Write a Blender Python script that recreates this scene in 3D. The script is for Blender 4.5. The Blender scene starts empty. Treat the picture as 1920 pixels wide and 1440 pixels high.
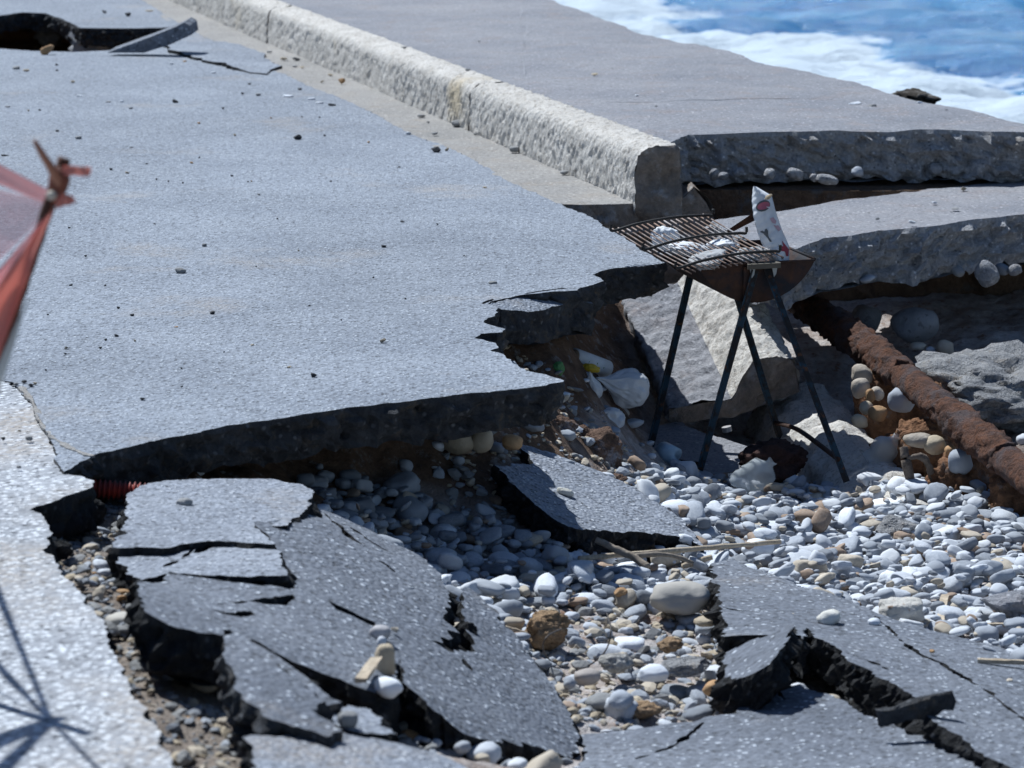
import bpy, bmesh, math, random
import numpy as np
from mathutils import Vector, Matrix
from mathutils.geometry import delaunay_2d_cdt

random.seed(7)
RNG = np.random.default_rng(11)
scene = bpy.context.scene
COL = scene.collection

# ------------------------------------------------------------------ camera
FPX = 6000.0                      # focal length in pixels of a 1920 px wide picture
HCAM = 1.6                        # eye height above the road
TH = math.atan(1170.0 / FPX)      # pitch below the horizon
cam_d = bpy.data.cameras.new('camera')
cam = bpy.data.objects.new('camera', cam_d)
COL.objects.link(cam)
cam.location = (0, 0, HCAM)
cam.rotation_euler = (math.pi / 2 - TH, 0, 0)
cam_d.sensor_width = 36
cam_d.lens = FPX / 1920 * 36
cam_d.clip_start = 0.1
cam_d.clip_end = 3000
cam_d.dof.use_dof = True
cam_d.dof.focus_distance = 9.7
cam_d.dof.aperture_fstop = 7.0
scene.camera = cam

# ------------------------------------------------------------------ light
SUN_EL = math.radians(54)
SUN_AZ = math.radians(38)         # to the left of straight ahead
TO_SUN = Vector((-math.sin(SUN_AZ) * math.cos(SUN_EL), math.cos(SUN_AZ) * math.cos(SUN_EL), math.sin(SUN_EL)))
sun_d = bpy.data.lights.new('sun', 'SUN')
sun_d.energy = 4.9
sun_d.angle = math.radians(0.53)
sun_d.color = (0.93, 0.975, 1.0)
sun = bpy.data.objects.new('sun', sun_d)
COL.objects.link(sun)
sun.rotation_euler = TO_SUN.to_track_quat('Z', 'Y').to_euler()
sun.location = (0, 0, 30)
world = bpy.data.worlds.new('World')
scene.world = world
world.use_nodes = True
wn = world.node_tree
wn.nodes.clear()
sky = wn.nodes.new('ShaderNodeTexSky')
sky.sky_type = 'NISHITA'
sky.sun_disc = False
sky.sun_elevation = SUN_EL
sky.sun_rotation = -SUN_AZ
sky.air_density = 1.0
sky.dust_density = 0.2
sky.ozone_density = 6.0
bg = wn.nodes.new('ShaderNodeBackground')
bg.inputs[1].default_value = 0.068
wo = wn.nodes.new('ShaderNodeOutputWorld')
wn.links.new(sky.outputs[0], bg.inputs[0])
wn.links.new(bg.outputs[0], wo.inputs[0])
scene.view_settings.view_transform = 'Standard'
scene.view_settings.look = 'None'
scene.view_settings.gamma = 1
scene.view_settings.exposure = 0.32

# ------------------------------------------------------------------ numeric helpers
CT, ST = math.cos(TH), math.sin(TH)

def ray(px, py):
    X, Y = px - 960.0, 720.0 - py
    return (X, Y * ST + FPX * CT, Y * CT - FPX * ST)

def P(px, py, z=0.0):
    """the point at height z seen at a place of the photograph"""
    dx, dy, dz = ray(px, py)
    t = (z - HCAM) / dz
    return Vector((dx * t, dy * t, z))

def PD(px, py, d):
    """the point at distance d (world y)"""
    dx, dy, dz = ray(px, py)
    t = d / dy
    return Vector((dx * t, d, HCAM + dz * t))

def pxscale(p):
    """pixels per metre at a point"""
    return FPX / (p[1] * CT - (p[2] - HCAM) * ST)

def surf_ctrl(ctrl):
    """height function through control points given as (px, py, z) or ('w', x, y, z)"""
    W = []
    for c in ctrl:
        if c[0] == 'w':
            W.append((c[1], c[2], c[3]))
        else:
            W.append(tuple(P(c[0], c[1], c[2])))
    W = np.array(W, float)
    n = len(W)
    if n == 3:
        A = np.c_[W[:, :2], np.ones(3)]
        k = np.linalg.solve(A, W[:, 2])
        return lambda x, y: k[0] * np.asarray(x) + k[1] * np.asarray(y) + k[2]
    D = np.linalg.norm(W[:, None, :2] - W[None, :, :2], axis=2)
    A = np.zeros((n + 3, n + 3))
    A[:n, :n] = D - 0.02 * np.eye(n)
    A[:n, n:] = np.c_[np.ones(n), W[:, :2]]
    A[n:, :n] = A[:n, n:].T
    k = np.linalg.solve(A, np.r_[W[:, 2], 0, 0, 0])

    def f(x, y):
        x = np.asarray(x, float)
        y = np.asarray(y, float)
        d = np.sqrt((x[..., None] - W[:, 0]) ** 2 + (y[..., None] - W[:, 1]) ** 2)
        return d @ k[:n] + k[n] + k[n + 1] * x + k[n + 2] * y
    return f

FLAT = lambda z: (lambda x, y: np.asarray(x, float) * 0 + z)

def onsurf(px, py, f):
    dx, dy, dz = ray(px, py)
    ds = np.linspace(3.0, 30, 1400)
    t = ds / dy
    g = HCAM + dz * t - f(dx * t, ds)
    i = np.where(g <= 0)[0]
    if len(i) == 0 or i[0] == 0:
        return P(px, py, 0)
    i = i[0]
    w = g[i - 1] / (g[i - 1] - g[i])
    d = ds[i - 1] + w * (ds[i] - ds[i - 1])
    t = d / dy
    return Vector((dx * t, d, HCAM + dz * t))

def _hash(ix, iy, iz):
    h = (ix * 374761393 + iy * 668265263 + iz * 2147483647) & 0xffffffff
    h = ((h ^ (h >> 13)) * 1274126177) & 0xffffffff
    h = h ^ (h >> 16)
    return (h & 0xffffff) / float(0xffffff) * 2 - 1

def vnoise(p):
    p = np.asarray(p, float)
    i = np.floor(p).astype(np.int64)
    f = p - i
    u = f * f * f * (f * (f * 6 - 15) + 10)
    r = 0
    for a in (0, 1):
        for b in (0, 1):
            for c in (0, 1):
                w = (u[:, 0] if a else 1 - u[:, 0]) * (u[:, 1] if b else 1 - u[:, 1]) * (u[:, 2] if c else 1 - u[:, 2])
                r = r + w * _hash(i[:, 0] + a, i[:, 1] + b, i[:, 2] + c)
    return r

def fbm(p, oct=4, gain=0.5, lac=2.07):
    p = np.asarray(p, float)
    r, a = 0, 1.0
    for o in range(oct):
        r = r + a * vnoise(p + 17.3 * o)
        p = p * lac
        a *= gain
    return r

def ridged(p, oct=4):
    p = np.asarray(p, float)
    r, a = 0, 1.0
    for o in range(oct):
        r = r + a * (1 - 2 * np.abs(vnoise(p + 9.1 * o)))
        p = p * 2.1
        a *= 0.5
    return r

# ------------------------------------------------------------------ object helpers
def tag(o, label=None, cat=None, group=None, kind=None):
    if label: o['label'] = label
    if cat: o['category'] = cat
    if group: o['group'] = group
    if kind: o['kind'] = kind
    return o

def link(name, me, parent=None, mats=()):
    for m in mats:
        me.materials.append(m)
    o = bpy.data.objects.new(name, me)
    COL.objects.link(o)
    if parent is not None:
        o.parent = parent
    return o

def mesh_np(name, V, F, mats, parent=None, midx=None, smooth=True):
    me = bpy.data.meshes.new(name)
    V = np.asarray(V, float)
    if isinstance(F, np.ndarray):
        k = F.shape[1]
        me.vertices.add(len(V))
        me.vertices.foreach_set('co', V.ravel())
        me.loops.add(F.size)
        me.loops.foreach_set('vertex_index', F.ravel().astype(np.int32))
        me.polygons.add(len(F))
        me.polygons.foreach_set('loop_start', np.arange(0, F.size, k, dtype=np.int32))
        me.polygons.foreach_set('loop_total', np.full(len(F), k, np.int32))
    else:
        me.from_pydata([tuple(v) for v in V], [], F)
    if midx is not None:
        me.polygons.foreach_set('material_index', np.asarray(midx, np.int32))
    me.polygons.foreach_set('use_smooth', np.full(len(me.polygons), smooth))
    me.update(calc_edges=True)
    me.validate()
    return link(name, me, parent, mats)

def empty(name, loc=(0, 0, 0)):
    o = bpy.data.objects.new(name, None)
    o.empty_display_size = 0.05
    COL.objects.link(o)
    o.location = loc
    return o

def keep(child, parent):
    """parent a mesh built in world coordinates under an Empty placed at the base of its thing"""
    child.parent = parent
    child.matrix_parent_inverse = Matrix.Translation(-Vector(parent.location))
    return child

# ------------------------------------------------------------------ material helpers
class Mat:
    def __init__(s, name, rough=0.9, spec=0.3):
        s.m = bpy.data.materials.new(name)
        s.m.use_nodes = True
        s.nt = s.m.node_tree
        s.b = s.nt.nodes['Principled BSDF']
        s.b.inputs['Roughness'].default_value = rough
        s.b.inputs['Specular IOR Level'].default_value = spec
        tc = s.nt.nodes.new('ShaderNodeTexCoord')
        s.co = tc.outputs['Object']
        s.nrm = None

    def L(s, a, b):
        s.nt.links.new(a, b)

    def setv(s, inp, v):
        if hasattr(v, 'is_linked') or isinstance(v, bpy.types.NodeSocket):
            s.L(v, inp)
        elif isinstance(v, (tuple, list)) and len(v) == 3 and inp.type == 'RGBA':
            inp.default_value = (*v, 1)
        else:
            inp.default_value = v

    def mapping(s, scale, rot=(0, 0, 0)):
        n = s.nt.nodes.new('ShaderNodeMapping')
        n.inputs['Scale'].default_value = scale
        n.inputs['Rotation'].default_value = rot
        s.L(s.co, n.inputs[0])
        return n.outputs[0]

    def noise(s, scale, detail=4, rough=0.55, co=None, dist=0.0):
        n = s.nt.nodes.new('ShaderNodeTexNoise')
        n.inputs['Scale'].default_value = scale
        n.inputs['Detail'].default_value = detail
        n.inputs['Roughness'].default_value = rough
        n.inputs['Distortion'].default_value = dist
        s.L(co or s.co, n.inputs['Vector'])
        return n.outputs['Fac']

    def voro(s, scale, feature='F1', out='Distance', rand=1.0, co=None):
        n = s.nt.nodes.new('ShaderNodeTexVoronoi')
        n.feature = feature
        n.inputs['Scale'].default_value = scale
        n.inputs['Randomness'].default_value = rand
        s.L(co or s.co, n.inputs['Vector'])
        return n.outputs[out]

    def ramp(s, fac, stops, interp='LINEAR'):
        n = s.nt.nodes.new('ShaderNodeValToRGB')
        cr = n.color_ramp
        cr.interpolation = interp
        while len(cr.elements) < len(stops):
            cr.elements.new(0.5)
        for e, (p, c) in zip(cr.elements, stops):
            e.position = p
            e.color = (c, c, c, 1) if not isinstance(c, (tuple, list)) else (*c, 1)
        s.L(fac, n.inputs[0])
        return n.outputs[0]

    def mix(s, fac, a, b, mode='MIX'):
        n = s.nt.nodes.new('ShaderNodeMix')
        n.data_type = 'RGBA'
        n.blend_type = mode
        s.setv(n.inputs['Factor'], fac)
        s.setv(n.inputs['A'], a)
        s.setv(n.inputs['B'], b)
        return n.outputs['Result']

    def math(s, op, a, b=0.0):
        n = s.nt.nodes.new('ShaderNodeMath')
        n.operation = op
        s.setv(n.inputs[0], a)
        s.setv(n.inputs[1], b)
        return n.outputs[0]

    def sep(s, col, ch=0):
        n = s.nt.nodes.new('ShaderNodeSeparateColor')
        s.L(col, n.inputs[0])
        return n.outputs[ch]

    def bump(s, h, dist, strength=1.0):
        n = s.nt.nodes.new('ShaderNodeBump')
        n.inputs['Strength'].default_value = strength
        n.inputs['Distance'].default_value = dist
        s.L(h, n.inputs['Height'])
        if s.nrm is not None:
            s.L(s.nrm, n.inputs['Normal'])
        s.nrm = n.outputs[0]
        s.L(s.nrm, s.b.inputs['Normal'])

    def color(s, c):
        s.setv(s.b.inputs['Base Color'], c)
        return s

    def rough(s, r):
        s.setv(s.b.inputs['Roughness'], r)
        return s

def asphalt(name, lo, hi, grain, fleck_col, fleck_amt, pit_amt, bump, dirt=0.0, dirt_col=(0.34, 0.29, 0.24), big=0.0):
    m = Mat(name, 0.85, 0.35)
    base = m.mix(m.ramp(m.noise(2.2, 5, 0.6), [(0.3, 0.0), (0.7, 1.0)]), lo, hi)
    mid = m.noise(38, 3, 0.6)
    base = m.mix(0.8, base, m.ramp(m.noise(0.55, 6, 0.62, dist=0.5), [(0.32, 0.86), (0.68, 1.12)]), 'MULTIPLY')
    base = m.mix(0.55, base, m.ramp(mid, [(0.3, 0.55), (0.7, 1.35)]), 'MULTIPLY')
    vr = m.voro(grain, out='Color')
    r = m.sep(vr, 0)
    vd = m.voro(grain, out='Distance')
    core = m.ramp(vd, [(0.30, 1.0), (0.48, 0.0)])
    fl = m.math('MULTIPLY', m.math('GREATER_THAN', r, 1 - fleck_amt), core)
    pit = m.math('MULTIPLY', m.math('LESS_THAN', r, pit_amt), core)
    g2 = m.sep(m.voro(grain * 0.57, out='Color'), 1)
    d2 = m.ramp(m.voro(grain * 0.57, out='Distance'), [(0.22, 1.0), (0.42, 0.0)])
    fl2 = m.math('MULTIPLY', m.math('GREATER_THAN', g2, 1 - fleck_amt * 0.6), d2)
    grains = m.mix(0.5, base, m.ramp(r, [(0.0, 0.6), (1.0, 1.4)]), 'MULTIPLY')
    c = m.mix(fl, grains, fleck_col)
    c = m.mix(fl2, c, fleck_col)
    c = m.mix(m.math('MULTIPLY', pit, 0.75), c, (0.05, 0.053, 0.06))
    if big > 0:
        g3 = m.sep(m.voro(big, out='Color'), 2)
        d3 = m.ramp(m.voro(big, out='Distance'), [(0.25, 1.0), (0.45, 0.0)])
        c = m.mix(m.math('MULTIPLY', m.math('GREATER_THAN', g3, 0.6), d3), c, fleck_col)
    if dirt > 0:
        dm = m.ramp(m.noise(1.3, 6, 0.65), [(0.62 - dirt * 0.2, 0.0), (0.82 - dirt * 0.2, 0.8)])
        c = m.mix(m.math('MULTIPLY', dm, m.ramp(m.noise(60, 2), [(0.35, 0.2), (0.6, 1.0)])), c, dirt_col)
    m.color(c)
    h = m.math('SUBTRACT', m.math('ADD', m.math('MULTIPLY', mid, 0.5), m.math('ADD', fl, fl2)), m.math('ADD', pit, vd))
    m.bump(h, bump, 0.8)
    m.bump(m.noise(5, 4, 0.6), 0.012, 0.2)
    return m.m

def stonemat(name, c1, c2, spot=None, scale=9, bump=0.002, rough=0.8):
    m = Mat(name, rough, 0.3)
    n = m.nt.nodes.new('ShaderNodeObjectInfo')
    val = m.ramp(n.outputs['Random'], [(0, 0.8), (1, 1.15)])
    c = m.mix(m.ramp(m.noise(scale, 5, 0.6), [(0.32, 0.0), (0.68, 1.0)]), c1, c2)
    c = m.mix(1.0, c, val, 'MULTIPLY')
    if spot:
        c = m.mix(m.ramp(m.noise(scale * 4, 3), [(0.6, 0.0), (0.68, 0.8)]), c, spot)
    m.color(c)
    m.bump(m.noise(scale * 7, 4, 0.6), bump, 0.7)
    return m.m

def roughmat(name, c1, c2, c3=None, s1=6, s2=40, bump=0.01, rough=0.95, spots=None):
    m = Mat(name, rough, 0.2)
    c = m.mix(m.ramp(m.noise(s1, 6, 0.65), [(0.35, 0.0), (0.65, 1.0)]), c1, c2)
    if c3:
        c = m.mix(m.ramp(m.noise(s1 * 2.3, 5, 0.7), [(0.55, 0.0), (0.68, 1.0)]), c, c3)
    c = m.mix(0.6, c, m.ramp(m.noise(s2, 4, 0.7), [(0.3, 0.5), (0.7, 1.4)]), 'MULTIPLY')
    if spots:
        r = m.sep(m.voro(s2 * 0.9, out='Color'), 0)
        d = m.ramp(m.voro(s2 * 0.9), [(0.2, 1.0), (0.4, 0.0)])
        c = m.mix(m.math('MULTIPLY', m.math('GREATER_THAN', r, 0.8), d), c, spots)
    m.color(c)
    m.bump(m.noise(s2, 5, 0.7), bump, 0.9)
    m.bump(m.noise(s2 * 3.5, 3, 0.6), bump * 0.3, 0.8)
    return m.m

def plain(name, c, rough=0.6, metal=0.0, spec=0.4):
    m = Mat(name, rough, spec)
    m.b.inputs['Metallic'].default_value = metal
    v = m.mix(m.ramp(m.noise(25, 4), [(0.3, 0.0), (0.7, 1.0)]), tuple(x * 0.82 for x in c), c)
    m.color(v)
    return m.m

M_ROAD = asphalt('road_asphalt', (0.184, 0.208, 0.250), (0.240, 0.267, 0.312), 105, (0.43, 0.47, 0.52), 0.15, 0.14, 0.005, dirt=0.22)
M_OLD = asphalt('coarse_asphalt', (0.26, 0.275, 0.305), (0.335, 0.35, 0.38), 72, (0.58, 0.61, 0.65), 0.22, 0.12, 0.005, dirt=0.75, big=50)
M_SLAB = asphalt('slab_asphalt', (0.105, 0.119, 0.148), (0.158, 0.174, 0.206), 80, (0.44, 0.48, 0.54), 0.11, 0.12, 0.005, dirt=0.05)
M_SLABL = asphalt('slab_asphalt_pale', (0.185, 0.205, 0.245), (0.255, 0.278, 0.322), 95, (0.45, 0.48, 0.53), 0.13, 0.12, 0.005, dirt=0.25)
M_BIT = roughmat('broken_bitumen', (0.012, 0.013, 0.015), (0.036, 0.037, 0.040), (0.06, 0.055, 0.05), 16, 65, 0.02, 0.85, spots=(0.085, 0.09, 0.10))
M_BITG = roughmat('broken_asphalt_grey', (0.035, 0.037, 0.042), (0.085, 0.088, 0.095), (0.12, 0.10, 0.08), 9, 60, 0.02, 0.9, spots=(0.15, 0.155, 0.165))
def concmat(name, c1, c2, c3, crust=0.0):
    m = Mat(name, 0.93, 0.2)
    c = m.mix(m.ramp(m.noise(1.7, 7, 0.7), [(0.33, 0.0), (0.67, 1.0)]), c1, c2)
    c = m.mix(m.ramp(m.noise(5.5, 6, 0.75), [(0.52, 0.0), (0.70, 0.8)]), c, c3)
    c = m.mix(0.7, c, m.ramp(m.noise(75, 4, 0.75), [(0.3, 0.55), (0.7, 1.4)]), 'MULTIPLY')
    r = m.sep(m.voro(60, out='Color'), 0)
    d = m.ramp(m.voro(60), [(0.2, 1.0), (0.42, 0.0)])
    c = m.mix(m.math('MULTIPLY', m.math('GREATER_THAN', r, 0.86), d), c, tuple(min(1, x * 1.5) for x in c2))
    c = m.mix(m.math('MULTIPLY', m.math('MULTIPLY', m.math('LESS_THAN', r, 0.12), d), 0.7), c, tuple(x * 0.35 for x in c1))
    if crust:
        k = m.math('MULTIPLY', m.ramp(m.noise(2.3, 5, 0.6), [(0.60, 0.0), (0.66, 1.0)]), m.ramp(m.noise(38, 5, 0.7), [(0.45, 0.0), (0.52, 1.0)]))
        c = m.mix(k, c, (0.60, 0.62, 0.65))
    m.color(c)
    m.bump(m.noise(75, 5, 0.75), 0.010 if not crust else 0.03, 0.9)
    m.bump(m.noise(18, 5, 0.7), 0.012 if not crust else 0.05, 0.6)
    return m.m
M_CONC = concmat('concrete_weathered', (0.215, 0.225, 0.255), (0.305, 0.305, 0.325), (0.285, 0.25, 0.245))
M_CONCB = concmat('concrete_broken', (0.40, 0.41, 0.44), (0.56, 0.56, 0.57), (0.42, 0.36, 0.30), 1.0)
M_CONCW = roughmat('concrete_rubble_grey', (0.26, 0.265, 0.28), (0.40, 0.40, 0.405), (0.32, 0.29, 0.26), 7, 34, 0.04, 0.95)
M_EARTHC = roughmat('earth_stained_concrete', (0.20, 0.165, 0.14), (0.31, 0.265, 0.23), (0.38, 0.37, 0.37), 5, 42, 0.016, 0.95)
M_GUT = concmat('sandy_concrete', (0.265, 0.258, 0.25), (0.36, 0.345, 0.33), (0.33, 0.29, 0.25))
M_EARTH = roughmat('brown_earth', (0.10, 0.063, 0.042), (0.19, 0.125, 0.085), (0.14, 0.13, 0.125), 5, 30, 0.03, 0.95)
M_ORANGE = roughmat('ochre_conglomerate', (0.16, 0.080, 0.045), (0.25, 0.135, 0.075), (0.24, 0.21, 0.19), 5, 30, 0.02, 0.95)
M_SAND = roughmat('salty_sand', (0.42, 0.34, 0.29), (0.62, 0.57, 0.55), (0.33, 0.21, 0.15), 9, 60, 0.012, 0.95)
M_GRAVEL = roughmat('gravel_base_course', (0.20, 0.165, 0.14), (0.29, 0.245, 0.21), (0.15, 0.155, 0.165), 14, 45, 0.02, 0.95, spots=(0.30, 0.32, 0.34))

def curbmat():
    m = Mat('whitewashed_curb', 0.9, 0.2)
    n1 = m.noise(6, 6, 0.7)
    fine = m.noise(70, 5, 0.75)
    c = m.mix(m.ramp(n1, [(0.35, 0.0), (0.65, 1.0)]), (0.50, 0.475, 0.44), (0.64, 0.615, 0.58))
    c = m.mix(m.ramp(fine, [(0.5, 0.0), (0.62, 0.75)]), c, (0.30, 0.26, 0.22))
    c = m.mix(m.ramp(m.noise(1.1, 3, 0.5), [(0.66, 0.0), (0.75, 0.5)]), c, (0.55, 0.42, 0.22))
    m.color(c)
    m.bump(fine, 0.009, 0.9)
    m.bump(m.noise(30, 5, 0.65), 0.014, 0.5)
    return m.m
M_CURB = curbmat()

def rustmat(name, c1=(0.10, 0.035, 0.015), c2=(0.26, 0.10, 0.04), c3=(0.05, 0.028, 0.022), s=14, bump=0.01):
    m = Mat(name, 0.85, 0.3)
    c = m.mix(m.ramp(m.noise(s, 6, 0.7), [(0.35, 0.0), (0.65, 1.0)]), c1, c2)
    c = m.mix(m.ramp(m.noise(s * 0.5, 5, 0.6, dist=0.4), [(0.48, 0.0), (0.62, 1.0)]), c, c3)
    m.color(c)
    m.bump(m.noise(s * 4, 5, 0.7), bump, 0.9)
    return m.m
M_RUST = rustmat('flaking_rust', (0.050, 0.026, 0.021), (0.17, 0.070, 0.036), (0.085, 0.062, 0.062), 17, 0.03)
M_BBQ = rustmat('rusty_barbecue_steel', (0.035, 0.020, 0.016), (0.085, 0.040, 0.024), (0.022, 0.022, 0.028), 16, 0.003)
M_WIRE = rustmat('grate_wire', (0.16, 0.10, 0.075), (0.34, 0.24, 0.19), (0.38, 0.36, 0.36), 22, 0.001)
M_ROD = plain('black_grate_rod', (0.025, 0.022, 0.02), 0.6)

def legmat():
    m = Mat('blue_flaked_leg', 0.7, 0.3)
    c = m.mix(m.ramp(m.noise(22, 5, 0.65), [(0.46, 0.0), (0.56, 1.0)]), (0.030, 0.026, 0.025), (0.028, 0.060, 0.085))
    c = m.mix(m.ramp(m.noise(30, 4, 0.6), [(0.62, 0.0), (0.68, 1.0)]), c, (0.14, 0.06, 0.03))
    m.color(c)
    m.bump(m.noise(60, 4), 0.002, 0.7)
    return m.m
M_LEG = legmat()

# pebble palette
PEB = [stonemat('pebble_pale', (0.52, 0.555, 0.615), (0.64, 0.67, 0.715)),
       stonemat('pebble_white', (0.62, 0.65, 0.69), (0.73, 0.75, 0.78)),
       stonemat('pebble_grey', (0.30, 0.33, 0.38), (0.41, 0.44, 0.485)),
       stonemat('pebble_dark', (0.17, 0.19, 0.225), (0.27, 0.29, 0.32)),
       stonemat('pebble_tan', (0.43, 0.37, 0.29), (0.55, 0.49, 0.41)),
       stonemat('pebble_brown', (0.30, 0.21, 0.15), (0.42, 0.32, 0.25))]
PEB_W = np.array([0.35, 0.07, 0.32, 0.12, 0.09, 0.05])
M_BLACKST = stonemat('asphalt_crumb', (0.02, 0.022, 0.026), (0.055, 0.058, 0.065), None, 40, 0.003)
M_GREYST = stonemat('grey_stone', (0.20, 0.205, 0.21), (0.30, 0.30, 0.30), None, 18, 0.003)
M_TANST = stonemat('tan_stone', (0.38, 0.31, 0.22), (0.48, 0.41, 0.31), None, 14, 0.004)
M_OCHST = stonemat('ochre_stone', (0.36, 0.20, 0.09), (0.45, 0.29, 0.16), None, 16, 0.004)
M_POROUS = roughmat('porous_brown_rock', (0.28, 0.18, 0.10), (0.40, 0.28, 0.18), (0.22, 0.13, 0.075), 12, 40, 0.02)
M_DARKROCK = roughmat('dark_red_rock', (0.035, 0.022, 0.020), (0.085, 0.045, 0.038), None, 14, 50, 0.02)
M_WOOD = roughmat('bleached_wood', (0.38, 0.31, 0.23), (0.52, 0.44, 0.34), None, 20, 120, 0.002)
M_BRANCH = roughmat('grey_driftwood', (0.23, 0.19, 0.15), (0.33, 0.28, 0.23), None, 20, 90, 0.004)

# ------------------------------------------------------------------ polygon slabs
def resample(pts, step, jag, seed, maxseg=3.0, closed=True):
    """subdivide a loop of 2-D points and roughen it"""
    out, free = [], []
    n = len(pts)
    for i in range(n if closed else n - 1):
        a, b = np.array(pts[i][:2], float), np.array(pts[(i + 1) % n][:2], float)
        l = np.linalg.norm(b - a)
        k = 1 if l > maxseg else max(1, int(round(l / step)))
        for j in range(k):
            out.append(a + (b - a) * j / k)
            free.append(l <= maxseg)
    out = np.array(out)
    d = np.roll(out, -1, 0) - np.roll(out, 1, 0)
    nr = np.c_[d[:, 1], -d[:, 0]]
    nr /= np.linalg.norm(nr, axis=1)[:, None] + 1e-9
    q = np.c_[out / (step * 4.0), np.full(len(out), seed * 3.7)]
    off = fbm(q, 4, 0.65) * jag * np.array(free, float)
    return out + nr * off[:, None]

def inside(poly, pts):
    x, y = pts[:, 0], pts[:, 1]
    c = np.zeros(len(pts), bool)
    n = len(poly)
    for i in range(n):
        x1, y1 = poly[i]
        x2, y2 = poly[(i + 1) % n]
        if y1 == y2:
            continue
        m = ((y1 > y) != (y2 > y)) & (x < (x2 - x1) * (y - y1) / (y2 - y1) + x1)
        c ^= m
    return c

def slab(name, loops, f, thick, mats, step=0.02, jag=0.008, grid=0.09, und=0.003, rows=5, sideamp=0.012, under=0.0, seed=1, jags=None, gridclip=None, parent=None):
    """a plate with ragged broken sides: loops[0] outline, others are cracks or holes cut through it"""
    L = []
    for i, lp in enumerate(loops):
        jj = jag if i == 0 or jags is None else jags
        L.append(resample(lp, step if i == 0 else min(step, 0.012), jj, seed + i))
    lo, hi = L[0].min(0), L[0].max(0)
    if gridclip:
        lo = np.maximum(lo, gridclip[0])
        hi = np.minimum(hi, gridclip[1])
    gx, gy = np.meshgrid(np.arange(lo[0] + grid / 2, hi[0], grid), np.arange(lo[1] + grid / 2, hi[1], grid))
    G = np.c_[gx.ravel(), gy.ravel()]
    G += RNG.uniform(-0.25, 0.25, G.shape) * grid
    ins = inside(L[0], G)
    for h in L[1:]:
        ins &= ~inside(h, G)
    G = G[ins]
    allp = [p for l in L for p in l]
    edges, k = [], 0
    for l in L:
        n = len(l)
        edges += [(k + i, k + (i + 1) % n) for i in range(n)]
        k += n
    co = [Vector((float(p[0]), float(p[1]))) for p in allp] + [Vector((float(p[0]), float(p[1]))) for p in G]
    vo, eo, fo, *_ = delaunay_2d_cdt(co, edges, [], 0, 1e-7)
    v2 = np.array([(v.x, v.y) for v in vo])
    F = np.array([fc for fc in fo if len(fc) == 3], int)
    cen = v2[F].mean(1)
    ok = inside(L[0], cen)
    for h in L[1:]:
        ok &= ~inside(h, cen)
    F = F[ok]
    a = v2[F[:, 1]] - v2[F[:, 0]]
    b = v2[F[:, 2]] - v2[F[:, 0]]
    flip = (a[:, 0] * b[:, 1] - a[:, 1] * b[:, 0]) < 0
    F[flip] = F[flip][:, ::-1]

    def hz(p):
        z = f(p[:, 0], p[:, 1])
        return z + und * fbm(np.c_[p * 2.3, np.full(len(p), seed)], 3)
    top = np.c_[v2, hz(v2)]
    V = [top]
    faces = [F]
    mi = [np.zeros(len(F), int)]
    base = len(top)
    # underside
    botz = hz(v2) - thick - 0.03 * thick * fbm(np.c_[v2 * 9, np.zeros(len(v2))], 3)
    if under == 0:
        V.append(np.c_[v2, botz - 0.001])
        faces.append(F[:, ::-1] + base)
        mi.append(np.ones(len(F), int))
        base += len(v2)
    for li, l in enumerate(L):
        n = len(l)
        area = 0.5 * np.sum(l[:, 0] * np.roll(l[:, 1], -1) - l[:, 1] * np.roll(l[:, 0], -1))
        s = 1.0 if area > 0 else -1.0
        if li > 0:
            s = -s
        d = np.roll(l, -3, 0) - np.roll(l, 3, 0)
        nr = np.c_[d[:, 1], -d[:, 0]] * (1 if area > 0 else -1) * (1 if li == 0 else -1)
        nr /= np.linalg.norm(nr, axis=1)[:, None] + 1e-9
        z0 = hz(l)
        tv = thick * (1 + 0.16 * fbm(np.c_[l * 14, np.full(n, seed + 5.5)], 3))
        rws = []
        for r in range(rows + 1):
            t = r / rows
            z = z0 - tv * t
            amp = sideamp * (0 if r == 0 else (0.35 if r == 1 else 1.0))
            q = np.c_[l * 26, z * 26 + seed * 5]
            off = amp * fbm(q, 4, 0.6) + (0.1 * sideamp if r else 0) - under * t * t
            rws.append(np.c_[l + nr * off[:, None], z])
        V.append(np.vstack(rws))
        i = np.arange(n)
        j = (i + 1) % n
        for r in range(rows):
            A, B = base + r * n + i, base + r * n + j
            C, D = base + (r + 1) * n + j, base + (r + 1) * n + i
            q1 = np.c_[A, D, C]
            q2 = np.c_[A, C, B]
            if (area > 0) != (li == 0):
                q1, q2 = q1[:, ::-1], q2[:, ::-1]
            faces += [q1, q2]
            mi += [np.ones(n, int)] * 2
        base += (rows + 1) * n
    V = np.vstack(V)
    F = np.vstack(faces)
    o = mesh_np(name, V, F, mats, parent, np.concatenate(mi), smooth=False)
    return o

def pxloop(pts, f):
    out = []
    for p in pts:
        if p[0] == 'w':
            out.append((p[1], p[2]))
        else:
            q = onsurf(p[0], p[1], f)
            out.append((q.x, q.y))
    return out

def crackloop(pts, f, w=0.008):
    """a thin tapering crack cut along a px polyline"""
    c = np.array(pxloop(pts, f))
    n = len(c)
    d = np.gradient(c, axis=0)
    nr = np.c_[d[:, 1], -d[:, 0]]
    nr /= np.linalg.norm(nr, axis=1)[:, None] + 1e-9
    ww = w * np.sin(np.linspace(0.12, math.pi - 0.12, n))[:, None]
    return [tuple(p) for p in (c + nr * ww / 2)] + [tuple(p) for p in (c - nr * ww / 2)[::-1]]

SURF = {}

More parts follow.
